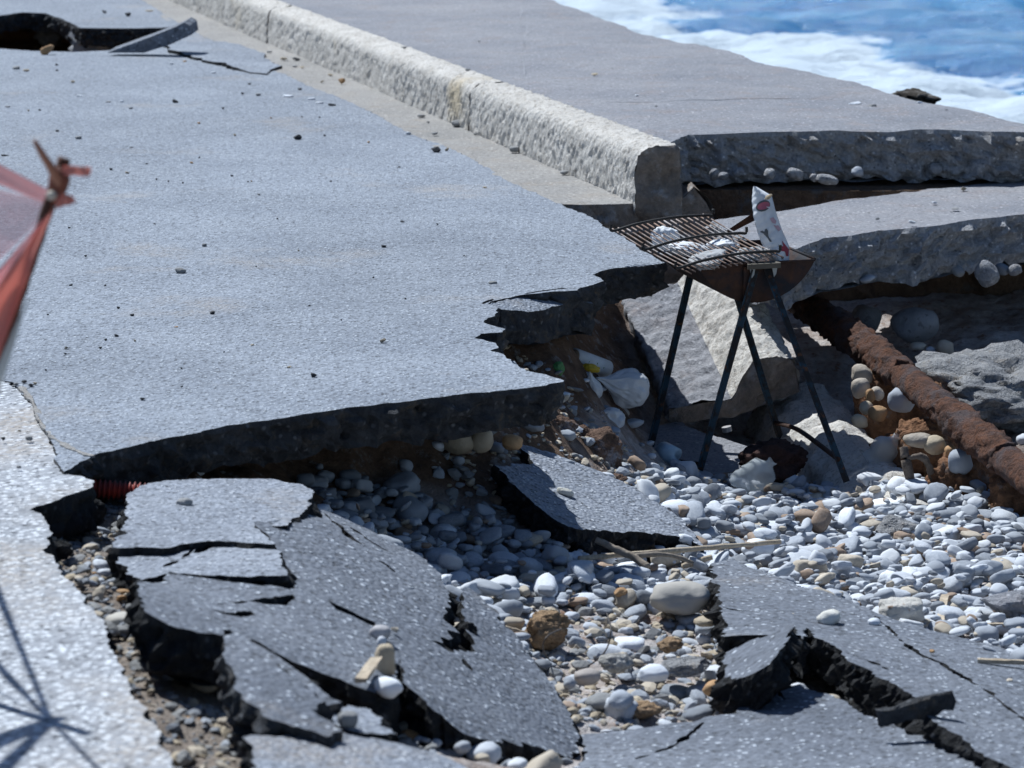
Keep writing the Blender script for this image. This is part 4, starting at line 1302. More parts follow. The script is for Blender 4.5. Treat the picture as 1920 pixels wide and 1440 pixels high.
M_SMEAR = plain('faint_red_print', (.56, .36, .40), .7)
printp('print', [(.66, .46), (.82, .45), (.90, .50), (.82, .53), (.70, .51)], M_SMEAR, .004)
printp('print', [(.72, .54), (.92, .55), (.97, .60), (.84, .62)], M_SMEAR, .004)
printp('print', [(.10, .60), (.40, .57), (.44, .60), (.36, .66), (.42, .74), (.34, .74), (.26, .66)], M_GRYP, .004)
printp('print', [(.62, .78), (.78, .80), (.82, .73), (.90, .80), (.99, .84), (.96, .93), (.86, .93), (.82, .87), (.66, .86)], M_RED, .004)
printp('print', [(.62, .93), (.72, .93), (.72, .97), (.62, .97)], M_GRYP, .004)
crumple('paper_flap', PD(1441, 369, 10.14), (.03, .02, .014), plain('tan_paper', (.42, .33, .22), .8), 4, (0, -.5, .2)).parent = bag
bag.children[-1].matrix_parent_inverse = Matrix.Translation(-Vector(bag.location))

# ================================================================== BARRIER TAPE AND POSTS
def tapemat(name, c, alpha):
    m = Mat(name, 0.45, 0.4)
    nt = m.nt
    tr = nt.nodes.new('ShaderNodeBsdfTranslucent'); tr.inputs[0].default_value = (*c, 1)
    tp = nt.nodes.new('ShaderNodeBsdfTransparent')
    m1 = nt.nodes.new('ShaderNodeMixShader'); m1.inputs[0].default_value = 0.45
    m2 = nt.nodes.new('ShaderNodeMixShader'); m2.inputs[0].default_value = alpha
    m.color(c)
    nt.links.new(m.b.outputs[0], m1.inputs[1]); nt.links.new(tr.outputs[0], m1.inputs[2])
    nt.links.new(tp.outputs[0], m2.inputs[1]); nt.links.new(m1.outputs[0], m2.inputs[2])
    nt.links.new(m2.outputs[0], nt.nodes['Material Output'].inputs['Surface'])
    return m.m
T_RED = tapemat('red_tape', (0.74, 0.30, 0.24), 0.86)
T_PINK = tapemat('thin_red_tape', (0.62, 0.25, 0.25), 0.62)
T_FILM = tapemat('sheer_red_tape', (0.70, 0.36, 0.38), 0.36)
T_WHT = tapemat('white_tape', (0.62, 0.64, 0.62), 0.8)
M_POST = rustmat('rusty_rebar', (0.05, 0.025, 0.018), (0.14, 0.05, 0.028), (0.03, 0.02, 0.018), 30, 0.003)

def quadsheet(name, corners, mat, parent, nu=10, nv=24, wob=0.004, seed=0):
    a, b, c, d = [np.array(tuple(x)) for x in corners]      # a->b one end, d->c other end
    def fn(u, v, off):
        p = (a * (1 - u) + b * u) * (1 - v) + (d * (1 - u) + c * u) * v
        w = wob * (math.sin(u * 7 + v * 5 + seed) + math.sin(v * 11 - u * 3 + seed)) * math.sin(math.pi * min(max(v, .05), .95))
        return p + np.array((0, w + off, 0))
    return sheet(name, fn, nu, nv, mat, 0.0004, parent)

DP = 4.5
K2 = P(95, 1350, 0) + Vector((TO_SUN.x, TO_SUN.y, TO_SUN.z)) / TO_SUN.z * 1.0
gnd = PD(-339, 1683, DP); gnd.z = -0.05
topp = PD(121, 297, DP)
post = empty('barrier_post', gnd)
tag(post, 'leaning rusty rebar post blurred in the left foreground', 'post', kind='thing')
tube('rod', [gnd.lerp(topp, t) for t in np.linspace(0, 1, 60)], [0.0085 + 0.0012 * (k % 2) for k in range(60)], M_POST, 12, post)
tube('tie_wire', [PD(108 + 9 * math.cos(t), 352 + 10 * math.sin(t * .5), DP + .012 * math.sin(t)) for t in np.linspace(0, 12, 40)], 0.0022, M_POST, 6, post)
tp = empty('barrier_tape', PD(100, 380, DP - .01))
tag(tp, 'red and white barrier tape knotted round the blurred rebar post', 'barrier tape', kind='thing')
quadsheet('tape_strand', (PD(102, 362, DP - .01), PD(96, 386, DP - .01), K2 + Vector((0, 0, -.035)), K2 + Vector((0, 0, .035))), T_PINK, tp, seed=1)
quadsheet('tape_strand', (PD(97, 378, DP), PD(88, 402, DP), PD(-160, 640, DP + .1), PD(-160, 318, DP + .2)), T_FILM, tp, seed=2)
quadsheet('tape_strand', (PD(102, 386, DP - .02), PD(90, 404, DP - .02), PD(-110, 690, DP - .12), PD(-40, 775, DP - .12)), T_RED, tp, seed=3, wob=0.006)
quadsheet('tape_strand', (PD(92, 396, DP - .014), PD(84, 408, DP - .014), PD(-170, 690, DP - .07), PD(-100, 725, DP - .07)), T_PINK, tp, seed=3, wob=0.006)
quadsheet('white_stripe', (PD(54, 560, DP - .075), PD(50, 562, DP - .075), PD(-45, 775, DP - .125), PD(-22, 800, DP - .125)), T_WHT, tp, seed=4, wob=0.002)
tube('tape_tail', [PD(112, 345, DP - .01), PD(98, 318, DP - .02), PD(80, 290, DP - .03), PD(64, 263, DP - .03)], [.008, .007, .0055, .003], plain('faded_orange_tail', (.36, .16, .10), .6), 8, tp, smoothpts=20)
quadsheet('tape_tail', (PD(118, 310, DP - .015), PD(116, 328, DP - .015), PD(168, 331, DP - .04), PD(172, 314, DP - .04)), T_RED, tp, nu=4, nv=10, seed=5)
quadsheet('tape_tail', (PD(108, 360, DP - .015), PD(104, 392, DP - .015), PD(142, 380, DP - .03), PD(138, 368, DP - .03)), T_RED, tp, nu=4, nv=10, seed=6)
crumple('knot', PD(110, 345, DP - .005), (.030, .026, .060), plain('twisted_tape_knot', (.20, .06, .035), .6), 7, (0, .2, 0), amp=.5, sub=4)
kn = COL.objects[-1]; 
kn = bpy.data.objects['knot']; kn.parent = tp; kn.matrix_parent_inverse = Matrix.Translation(-Vector(tp.location))
crumple('knot_white', PD(97, 366, DP - .018), (.016, .012, .014), plain('white_tape_end', (.5, .45, .38), .6), 9, sub=3)
kn = bpy.data.objects['knot_white']; kn.parent = tp; kn.matrix_parent_inverse = Matrix.Translation(-Vector(tp.location))
# the next post of the barrier stands just outside the picture; its shadow lies on the pavement
k2 = P(95, 1350, 0) + Vector((TO_SUN.x, TO_SUN.y, TO_SUN.z)) / TO_SUN.z * 1.0
post2 = empty('barrier_post', (k2.x - .25, k2.y, 0))
tag(post2, 'next rebar post of the barrier, outside the left picture edge, seen by its shadow', 'post', kind='thing')
g2 = Vector((k2.x - .20, k2.y + .05, -.05))
tube('rod', [g2, k2, k2 + (k2 - g2) * .1], .011, M_POST, 10, post2)
tp2 = empty('barrier_tape', k2)
tag(tp2, 'length of barrier tape on the next post outside the left picture edge', 'barrier tape', kind='thing')
def tw(x, y, z): return k2 + Vector((x, y, z))
quadsheet('tape_strand', (tw(0, 0, .02), tw(0, 0, -.02), tw(-.5, 1.9, -.03), tw(-.5, 1.9, .04)), T_RED, tp2, seed=3)
quadsheet('tape_strand', (tw(0, 0, .02), tw(0, 0, -.02), tw(-.055, -.42, -.06), tw(-.05, -.42, .0)), T_RED, tp2, seed=4)
quadsheet('tape_strand', (tw(0, 0, .02), tw(0, 0, -.015), tw(-.6, .95, -.1), tw(-.6, .95, -.03)), T_RED, tp2, seed=5)
quadsheet('tape_strand', (tw(0, 0, .03), tw(0, 0, -.03), tw(-.16, .42, -.10), tw(-.15, .42, -.06)), T_RED, tp2, seed=8)
quadsheet('tape_strand', (tw(0, 0, .02), tw(0, 0, -.03), tw(-.18, -.35, -.12), tw(-.12, -.35, -.06)), T_RED, tp2, seed=9)
quadsheet('tape_tail', (tw(0, 0, .02), tw(0, 0, -.02), tw(.06, -.06, -.16), tw(.09, -.05, -.14)), T_RED, tp2, seed=6)

# ================================================================== STONES, DEBRIS
def spx(x, y, w, h, m, lb, kind='smooth', f=None, zg=None, seed=None, dep=.8, cat='stone', rz=None, sub=3, sink=.1, tilt=0):
    sd = seed if seed is not None else int(x * 7 + y) % 97
    up = .035 if x > 1150 and y < 1330 else .012 if x > 900 else 0
    if f is None and zg is None: f = lambda a, b: np.asarray(ground_f(a, b)) + up
    return rock_px('stone', x, y, w, h, zg, m, kind, sd, rz if rz is not None else (x % 7) * .4, dep, lb, cat, None, sub, tilt, f, sink)

M_BONE = stonemat('bone_white_stone', (.52, .51, .46), (.62, .61, .57), None, 14, .006)
spx(345, 940, 32, 17, M_GREYST, 'flat grey stone on the pale slab nearest the road edge', f=SURF['A1'], rz=0)
spx(1060, 922, 34, 17, M_BONE, 'off-white bone-like stone lying on the slab in the pit', f=SURF['B1'], rz=0, dep=.5, tilt=.25)
spx(1555, 1157, 48, 33, stonemat('white_tan_stone', (.50, .48, .42), (.66, .66, .64), None, 20), 'white and tan stone standing on the long right slab', f=SURF['C1'], rz=.2)
spx(1640, 1166, 26, 17, PEB[0], 'small blue-grey pebble beside the crack on the long right slab', f=SURF['C1'])
spx(1508, 1139, 12, 7, PEB[2], 'tiny grey chip left of the white stone on the right slab', f=SURF['C1'])
spx(1488, 1153, 10, 8, PEB[4], 'tiny pinkish crumb on the right slab above the small wedge', f=SURF['C1'])
spx(1748, 1221, 12, 7, M_OCHST, 'tiny reddish crumb below the crack of the right slab', f=SURF['C1'])
spx(1893, 1276, 16, 9, PEB[4], 'small tan chip near the right edge of the long slab', f=SURF['C1'])
spx(712, 1186, 42, 34, stonemat('pinkish_grey_stone', (.33, .32, .33), (.42, .41, .42), None, 18), 'round pinkish grey stone topmost of the cluster on the largest slab', f=SURF['A5'], rz=.3)
spx(716, 1203, 20, 24, PEB[0], 'small pale pebble between the grey and tan stones on the largest slab', f=SURF['A5'])
spx(722, 1235, 38, 68, M_TANST, 'tall knobbly tan stone in the cluster on the largest slab', 'block', f=SURF['A5'], rz=.3, dep=.9)
spx(728, 1288, 54, 44, PEB[1], 'smooth white oval pebble at the foot of the tan stone', f=SURF['A5'], rz=.5, tilt=.35)
spx(652, 1348, 40, 34, M_GREYST, 'lumpy grey-brown stone on the small fragment in front', 'block', f=SURF['A10'], zg=None)
spx(741, 1180, 18, 12, PEB[4], 'small pinkish chip right of the topmost stone on the largest slab', 'chip', f=SURF['A5'])
# stones in the trench
gf = lambda a, b: np.asarray(ground_f(a, b))
spx(233, 1168, 74, 42, stonemat('pale_block', (.50, .47, .42), (.60, .58, .53), None, 9), 'pale oblong block lying across the gravel trench', 'block', dep=.6, rz=.1)
spx(380, 1283, 58, 32, M_TANST, 'oval yellowish stone in the trench beside the leaning wedge', dep=.6, rz=0)
spx(190, 1060, 36, 26, PEB[0], 'pale flat stone on top of another in the upper trench', rz=.2, tilt=.3)
spx(204, 1075, 48, 22, PEB[0], 'long flat grey stone in the upper trench', rz=.5, tilt=.25, dep=.5)
spx(146, 1084, 26, 14, PEB[4], 'cream pebble at the pavement edge of the trench')
spx(187, 1090, 22, 16, PEB[0], 'small pale pebble below the long flat trench stone')
spx(318, 1265, 26, 24, PEB[2], 'small lumpy grey stone in the trench left of the oval one', 'block')
spx(268, 1243, 24, 16, PEB[0], 'pale grey pebble mid-way down the trench')
spx(345, 1422, 40, 36, M_GREYST, 'angular dark grey stone at the bottom of the trench', 'chip')
spx(262, 1193, 24, 14, M_GREYST, 'flat grey sliver below the oblong trench block')
spx(275, 1212, 58, 16, PEB[4], 'flat tan stone under the raised slab edge in the trench', dep=.5)
spx(175, 998, 16, 10, PEB[4], 'cream pebble at the top end of the trench')
spx(365, 888, 38, 15, PEB[0], 'long pale stone under the road edge above the pale slab', dep=.4, rz=.3)
spx(370, 896, 22, 15, M_GREYST, 'dark grey stone in front of the long pale stone under the road edge', 'chip')
spx(415, 890, 34, 20, M_GREYST, 'craggy dark lump under the road edge above the pale slab', 'rough')
spx(300, 902, 24, 12, M_GREYST, 'low grey lump beside the red hose end', 'chip')
spx(330, 900, 26, 12, M_GREYST, 'flat dark lump between red hose and long pale stone', 'chip')
spx(105, 965, 110, 70, M_BIT, 'black clod of broken asphalt at the head of the trench', 'rough', cat='asphalt clod', sub=4, dep=.7)
spx(176, 958, 50, 60, M_BIT, 'black asphalt clod below the red hose', 'rough', cat='asphalt clod', sub=4, dep=.7)
spx(112, 1030, 50, 44, M_BIT, 'black crumbling clod under the pavement edge beside the trench', 'rough', cat='asphalt clod', sub=4, dep=.7)
spx(875, 1190, 46, 60, M_BIT, 'black crumbling clod in the notch of the largest slab', 'rough', cat='asphalt clod', sub=4, f=lambda a, b: SURF['A5'](a, b) - .05)
# big beach stones
spx(1275, 1118, 118, 70, stonemat('large_tan_grey', (.32, .30, .27), (.42, .40, .37), None, 7), 'largest smooth tan-grey boulder beside the right asphalt slab', cat='boulder', rz=.1, dep=.85, sub=4)
spx(1030, 1180, 86, 84, M_POROUS, 'porous brown sandstone rock beside the largest slab', 'rough', sub=5, dep=.8, rz=.3)
spx(1690, 1146, 92, 60, stonemat('bored_white_stone', (.52, .50, .46), (.64, .62, .58), (.30, .18, .10), 12, .01), 'white stone with rusty bored holes behind the right slab', 'block', sub=4, rz=.2)
spx(1685, 984, 84, 40, M_CONCW, 'triangular grey concrete chunk in the sunlit pebbles', 'chip', sub=4, dep=.7, rz=.2)
spx(1905, 1130, 130, 64, M_CONC, 'broken grey concrete block at the right picture edge', 'chip', sub=4, dep=.8, rz=.5)
spx(1458, 862, 165, 104, M_DARKROCK, 'dark reddish rock between the right barbecue legs', 'rough', zg=-.655, sub=5, dep=.7, cat='rock')
spx(1157, 1240, 74, 46, roughmat('pitted_grey_rock', (.33, .32, .30), (.45, .44, .42), None, 12, 45, .015), 'pitted grey rock on the sandy patch', 'rough', sub=4)
spx(1100, 1268, 50, 36, stonemat('brown_grey', (.28, .25, .23), (.36, .33, .31), None, 10), 'rounded brown-grey stone on the sandy patch')
spx(1128, 1316, 62, 38, M_GREYST, 'dark grey stone with a tan rim on the sandy patch')
spx(1205, 1330, 74, 40, M_POROUS, 'low porous tan rock near the bottom slab', 'rough', sub=4)
spx(1225, 1262, 60, 40, PEB[0], 'pale boulder next to the flat grey concrete fragment')
spx(1290, 1248, 120, 44, M_CONCW, 'flat light grey concrete fragment left of the small wedge', 'chip', sub=4, dep=.7)
spx(1255, 1208, 58, 34, M_POROUS, 'reddish brown porous lump above the flat concrete fragment', 'rough', sub=4)
spx(1165, 1312, 54, 40, PEB[2], 'grey stone at the left of the low porous tan rock')
spx(1068, 1280, 30, 26, PEB[2], 'grey pebble at the largest slab edge on the sand')
spx(1340, 1290, 52, 36, M_OCHST, 'orange-tan stone at the left end of the bottom right slab')
spx(1325, 1165, 56, 26, M_TANST, 'tan stone under the left edge of the right slab')
spx(1165, 1110, 34, 22, M_OCHST, 'reddish brown stone at the shadow edge', 'rough')
spx(1732, 1030, 32, 24, M_TANST, 'yellowish tan cobble among the pale sunlit pebbles')
spx(1878, 1125, 10, 10, PEB[0], None) if False else None
for i, (x, y, w, h, m, lb) in enumerate([
        (860, 828, 66, 50, M_TANST, 'large brown boulder in the cavity under the road'), (745, 850, 50, 34, PEB[3], 'dark grey stone deep under the road edge'), (820, 838, 40, 22, PEB[0], 'pale oval stone in the cavity under the road'),
        (905, 826, 44, 46, M_TANST, 'brown stone right of the large boulder under the road'), (790, 850, 36, 28, PEB[3], 'dark round stone left of the pale oval one'), (690, 868, 50, 30, M_GREYST, 'dark flat stone in the cavity at its left end'), (960, 830, 40, 30, M_OCHST, 'rust brown stone next to the fallen pit slab')]):
    c = PD(x, y, 8.62)
    s = pxscale(c)
    rock('stone', c, (w / s, w / s * .8, h / s), m, 'smooth', 30 + i, (0, .2, i), 3, None, lb, 'stone', 'stones in the cavity under the road')

M_SALTY = roughmat('salt_crusted_clay', (.10, .062, .045), (.18, .115, .085), (.36, .34, .36), 7, 30, .03)
for i, (x, y, z, w, h, lb) in enumerate([(1095, 850, -.40, 150, 130, 'salt crusted brown clay mound between pit slab and plastic bags'), (1140, 920, -.47, 120, 90, 'lower lump of brown clay along the upper edge of the pit slab'), (1030, 800, -.30, 120, 80, 'brown clay lump under the pointed tip of the road'), (1085, 770, -.36, 110, 70, 'dark clay lump below the small plastic bag')]):
    c = P(x, y, z); sc_ = pxscale(c)
    rock('clay_lump', c + Vector((0, .05, -.03)), (w / sc_, w / sc_ * .9, h / sc_), M_SALTY, 'rough', 130 + i, (0, 0, i), 5, None, lb, 'clay lump', 'salt crusted clay lumps')
# small stones lying on the road, gutter, curb and promenade
small = """88 94 26 22 o|30 127 15 8 g|48 132 13 6 t|106 121 6 5 b|107 132 6 4 b|136 153 9 5 t|149 180 12 5 w|203 191 9 4 g|228 190 9 5 w|328 190 11 9 b|245 203 7 5 g|147 258 12 7 g|107 245 7 5 g|14 200 10 4 g|74 206 6 4 b|53 207 5 4 t
8 292 14 7 b|558 257 16 12 b|440 253 6 5 t|373 231 6 5 o|246 277 8 4 b|238 324 8 6 t|208 317 7 5 b|275 307 5 4 b|359 305 6 5 o|374 295 4 4 b|435 330 6 5 b|485 365 6 5 g|130 427 6 4 b|383 460 9 7 g|465 341 4 4 b|471 340 4 4 o|293 336 4 4 b|316 340 4 4 b|343 343 4 4 b
418 203 6 5 b|455 175 7 5 b|484 177 11 6 g|540 180 20 6 w|584 186 15 6 w|599 193 15 6 w|622 197 15 8 b|562 167 9 5 b|467 157 8 4 b|400 136 10 5 w|322 119 9 5 w|346 115 7 5 o|604 153 7 5 t|619 140 9 5 t|641 152 14 12 o|553 124 9 4 g|555 110 14 7 b|532 110 15 7 t|505 97 10 5 g|566 126 8 4 t|470 59 9 8 o|448 50 8 6 b|195 22 10 6 b|239 27 12 9 b|279 20 18 4 t|508 221 5 4 o|566 219 4 4 b|599 220 4 4 b|609 254 5 4 b
857 231 23 15 g|817 281 19 14 b|838 280 8 8 t|965 280 20 13 g|1058 323 17 10 g|815 250 12 7 g|790 217 14 6 g|892 251 9 5 g|748 314 6 5 b|691 266 5 4 o|720 462 11 6 b|754 415 8 4 b|909 351 8 4 t|766 250 11 7 w|803 229 6 4 g
338 508 22 14 g|398 587 11 8 b|247 591 9 6 b|222 577 7 5 b|218 629 9 6 b|198 637 6 5 b|188 652 7 5 b|253 639 5 5 t|124 652 8 6 t|122 663 7 4 b|330 613 8 4 o|473 647 8 5 t|542 688 9 5 t|588 704 12 10 b|580 573 5 4 b|341 725 5 4 b|267 748 10 6 b|54 822 13 9 g|6 823 8 8 b|35 876 9 6 g|36 808 7 5 t|133 534 7 5 b|197 535 5 4 b|86 694 5 4 b
924 530 16 7 g|718 638 12 9 t|45 716 12 7 b|30 720 10 6 g|58 722 12 7 b|66 719 8 6 t|25 724 8 5 g|340 690 4 4 b|160 480 6 5 b|290 420 5 4 b|430 540 4 4 b|620 340 5 4 b|520 410 4 4 b|700 520 4 4 b|640 600 4 4 b|820 420 5 4 b|560 470 4 4 t|870 480 4 4 b|760 560 4 4 b|480 500 4 4 b|90 590 5 4 b|420 660 4 4 b"""
BIG = {(88, 94): 'orange-brown lump of rock at the front rim of the far hole', (558, 257): 'black angular asphalt lump alone in the middle of the far road', (857, 231): 'grey oval stone against the foot of the curb, farther of three',
       (817, 281): 'dark rough lump on the gutter edge', (965, 280): 'grey wedge stone against the curb foot, middle of three', (1058, 323): 'grey stone against the curb foot nearest the broken curb end', (338, 508): 'biggest grey stone lying on the open road surface',
       (588, 704): 'small black pyramid-shaped crumb near the front road edge', (641, 152): 'orange lump in the gutter beside the curb', (398, 587): 'small black crumb on the middle of the near road', (924, 530): 'flat grey flake near the long crack of the road edge',
       (718, 638): 'brown pointed crumb on the road left of the notches', (720, 462): 'dark crumb on the road left of the barbecue', (540, 180): 'long flat white stone at the asphalt edge, upper middle', (584, 186): 'flat white stone next to the long one at the asphalt edge', (599, 193): 'flat pale stone nearest the black crumb by the gutter',
       (622, 197): 'dark lump at the gutter edge beside flat white stones', (8, 292): 'dark flat crumb at the left picture edge above the tape', (328, 190): 'round black crumb on the far road', (555, 110): 'dark flat lump in the far gutter', (532, 110): 'tan flat stone in the far gutter', (279, 20): 'long tan flake on the road behind the far hole',
       (54, 822): 'blue-grey stone on the coarse pavement by the joint', (30, 127): 'grey-brown stone left of a tan one near the far hole', (48, 132): 'tan stone near the far hole, nearer of two', (147, 258): 'grey-brown stone above the tape tail', (383, 460): 'small square dark stone above the biggest road stone', (815, 250): 'small grey stone mid-way across the gutter', (790, 217): 'flat grey stone on the gutter below the curb joint'}
MK = {'o': M_OCHST, 'g': M_GREYST, 't': M_TANST, 'b': M_BLACKST, 'w': PEB[0]}
chips = []
for k in range(6):
    v, f = stone_np(200 + k, 'chip', 3)
    me = bpy.data.meshes.new('stone')
    me.from_pydata([tuple(x) for x in v * .5], [], [tuple(x) for x in f]); me.update()
    chips.append(me)
rnds = []
for k in range(6):
    v, f = stone_np(300 + k, 'smooth' if k < 4 else 'block', 3)
    me = bpy.data.meshes.new('pebble')
    me.from_pydata([tuple(x) for x in v * .5], [], [tuple(x) for x in f]); me.update()
    me.polygons.foreach_set('use_smooth', [True] * len(me.polygons))
    rnds.append(me)
def with_mat(me, mat, cache={}):
    k = (me.name, mat.name)
    if k not in cache:
        c = me.copy(); c.materials.clear(); c.materials.append(mat); cache[k] = c
    return cache[k]

def lay(px, py, w, h, z, mat, label, group, rounded=False):
    foot = P(px, py + h * .4, z)
    s = pxscale(foot)
    W, H = w / s, h / s
    D = W * random.uniform(.7, 1.0)
    H = max(H - .2 * D * .5, H * .6)
    o = bpy.data.objects.new('stone', with_mat(random.choice(rnds if rounded else chips), mat))
    COL.objects.link(o)
    o.location = (foot.x, foot.y + D * .3, foot.z + H * .42)
    o.scale = (W, D, H)
    o.rotation_euler = (0, 0, random.choice([0, .4, -.4, 3.1, 2.8]))
    tag(o, label, 'stone', group, 'thing')
    return o
for tok in small.replace('\n', '|').split('|'):
    x, y, w, h, m = tok.split()
    x, y, w, h = map(float, (x, y, w, h))
    lb = BIG.get((int(x), int(y)))
    kindname = {'o': 'reddish', 'g': 'grey', 't': 'tan', 'b': 'black', 'w': 'whitish'}[m]
    lay(x, y, w, h, 0.0, MK[m], lb or 'tiny %s crumb, one of many strewn over the road' % kindname, None if lb else 'tiny %s crumbs strewn over the road' % kindname, m in 'gw')
for x, y, w, h, z, m, lb in [(1604, 194, 24, 10, .195, PEB[0], 'flat whitish stone on the promenade, left of a dark one'), (1636, 200, 17, 11, .195, M_GREYST, 'dark stone on the promenade, right of a whitish one'), (1725, 192, 12, 6, .195, PEB[0], 'small pale stone on the promenade near the sea edge'),
                             (1775, 207, 8, 5, .195, M_GREYST, 'dark flake on the promenade near the sea'), (1115, 139, 13, 6, .195, M_TANST, 'tan stone alone on the middle of the promenade'), (898, 77, 8, 4, .195, M_GREYST, 'dark flake on the far promenade'), (1194, 179, 8, 4, .195, PEB[0], 'small pale chip behind the promenade crack'),
                             (1230, 199, 6, 4, .195, M_GREYST, 'tiny dark chip in front of the promenade crack'), (757, 89, 12, 5, .207, M_GREYST, 'dark flat stone on top of the curb, farther of two'), (877, 130, 11, 6, .207, M_GREYST, 'grey stone on top of the curb, nearer of two'),
                             (1807, 354, 11, 9, -.01, M_TANST, 'small tan lump at the rear of the dropped slab'), (1752, 380, 11, 6, -.01, PEB[0], 'small pale chip on the dropped slab'), (1791, 391, 16, 5, -.01, M_GREYST, 'long dark flake on the dropped slab'), (1646, 410, 9, 6, -.02, M_GREYST, 'round dark chip on the dropped slab'), (1710, 416, 13, 8, -.015, PEB[0], 'pale stone at the front edge of the dropped slab')]:
    lay(x, y, w, h, z, m, lb, None)
# rock on the sea side of the promenade
c = P(1722, 186, .15)
rock('rock', c + Vector((.0, .16, -.012)), (.17, .3, .09), roughmat('black_shore_rock', (.03, .025, .022), (.10, .085, .07), (.2, .2, .2), 9, 40, .02), 'rough', 77, (0, 0, .4), 4, None, 'dark craggy rock showing above the seaward promenade edge', 'rock')

tag(slab('hole_floor', [[(-5, 15.5), (-1.4, 15.5), (-1.3, 21.5), (-5, 23)]], FLAT(-.55), .3, [M_EARTH, M_EARTH], step=.3, jag=.05, grid=.2, und=.08, rows=2, seed=15), kind='structure')
o = slab('concrete_slab', [pxloop([(140, 50), (190, 55), (240, 56), (300, 54), (330, 50), (330, 38), (140, 34)], FLAT(-.02))], FLAT(-.02), .16, [M_CONC, M_CONCB], step=.04, jag=.02, grid=.2, seed=83, rows=6, sideamp=.03)
tag(o, 'pale broken concrete base showing at the rear right of the far hole', 'concrete slab', 'fallen concrete slabs', 'thing')
# rubble in and around the far hole
hole_lab = ['dark brown rubble lump in the far hole, leftmost', 'brown rubble lump in the far hole under its rear edge', 'pale rubble stone in the middle of the far hole', 'pinkish stone at the front of the far hole']
for i, (x, y, z, w, h, m) in enumerate([(20, 70, -.22, 150, 50, M_ORANGE), (120, 75, -.22, 110, 50, M_ORANGE), (72, 84, -.2, 60, 40, M_CONCW), (165, 90, -.10, 50, 24, M_TANST)]):
    c = P(x, y, z); s = pxscale(c)
    rock('rubble_lump', c + Vector((0, .5, 0)), (w / s, w / s, h / s), m, 'rough', 90 + i, (0, 0, i), 4, None, hole_lab[i], 'rubble')
hp_ = [PD(x_, y_, 17.62) for x_, y_ in ((200, 99), (280, 70), (330, 50), (345, 42), (355, 48), (358, 66), (318, 84), (270, 99))]
o = prism('asphalt_slab', [p + Vector((.03, .12, .02)) for p in hp_], hp_, M_SLAB)
tag(o, 'tilted asphalt plate sticking out of the right end of the far hole', 'asphalt slab', 'broken asphalt slabs', 'thing')
pt_f = FLAT(.012)
o = slab('asphalt_slab', [pxloop([(308, 84), (330, 72), (400, 74), (450, 84), (490, 96), (510, 112), (526, 124), (505, 130), (500, 137), (455, 131), (420, 121), (375, 112), (345, 101), (320, 95)], pt_f)], pt_f, .02, [M_ROAD, M_BIT], step=.03, jag=.02, grid=.12, und=.012, rows=2, sideamp=.006, seed=81)
tag(o, 'thin heaved asphalt patch beside the far hole reaching to the gutter', 'asphalt slab', 'broken asphalt slabs', 'thing')

M_DRIFT = roughmat('fibrous_driftwood', (.13, .10, .08), (.22, .18, .15), None, 30, 150, .006)
# sticks, wires, hose
def stick(name, pts, r, mat, label, cat='stick', **kw):
    o = tube(name, pts, r, mat, 8, smoothpts=24, amp=.0015, freq=40, **kw)
    tag(o, label, cat, kind='thing')
    return o
stick('cane', [P(1085, 1047, -.44), P(1270, 1032, -.455), P(1462, 1016, -.50)], .007, M_WOOD, 'long straight dry cane lying in front of the pit slab')
br = empty('branch', P(1195, 1055, -.52))
tag(br, 'forked grey driftwood branch under the long cane', 'branch', kind='thing')
tube('stem', [P(1117, 1012, -.40), P(1150, 1028, -.42), P(1185, 1044, -.44), P(1215, 1064, -.46)], [.007, .009, .011, .010], M_BRANCH, 8, br, smoothpts=24, amp=.003, freq=40)
tube('twig', [P(1185, 1044, -.44), P(1230, 1040, -.44), P(1265, 1043, -.45), P(1300, 1056, -.47)], [.008, .006, .006, .004], M_BRANCH, 8, br, smoothpts=20, amp=.002, freq=40)
stick('stick', [P(1280, 1062, -.50), P(1310, 1052, -.49), P(1335, 1044, -.48)], .008, M_WOOD, 'short pale stick at the left tip of the right slab')
stick('cane', [P(948, 1177, -.42), P(990, 1190, -.44)], .005, M_WOOD, 'short cane end between largest slab and brown rock')
def flatstick(p0, p1, w, label):
    o = rough_bar('wood_strip', [p0.lerp(p1, t) for t in np.linspace(0, 1, 10)], w, .008, M_WOOD, 3, .0015)
    tag(o, label, 'wood strip', kind='thing')
flatstick(P(1772, 1117, -.50), P(1762, 1170, -.49), .020, 'upright pale wood strip right of the bored white stone')
flatstick(P(1833, 1238, -.41), P(1930, 1242, -.41), .014, 'pale wood strip lying at the right edge of the long slab')
flatstick(P(1850, 1171, -.49), P(1940, 1173, -.49), .010, 'thin wood strip beneath the broken concrete block')
flatstick(P(676, 1276, -.09), P(706, 1235, -.105), .022, 'pale wood chip leaning on the tan stone of the largest slab')
M_DW = plain('dark_wire', (.06, .05, .045), .6)
o = tube('wire', [P(1053, 1179, -.38), P(1030, 1190, -.36), P(1018, 1208, -.38), P(1025, 1232, -.44), P(1045, 1245, -.46)], .0018, M_DW, 6, smoothpts=24)
tag(o, 'thin wire hooked over the porous brown rock', 'wire', kind='thing')
o = tube('wire', [P(1138, 1150, -.38), P(1145, 1175, -.37), P(1142, 1205, -.40), P(1128, 1230, -.44), P(1104, 1248, -.47)], .0018, M_DW, 6, smoothpts=24)
tag(o, 'thin wire arching up from the sandy patch', 'wire', kind='thing')
hose = empty('corrugated_hose', P(230, 930, -.1))
tag(hose, 'red corrugated hose sticking out under the road edge', 'hose', kind='thing')
h0, h1 = P(165, 915, -.085), P(285, 925, -.10)
hp = [h0.lerp(h1, t) for t in np.linspace(0, 1, 130)]
m = Mat('red_hose_plastic', .5, .4)
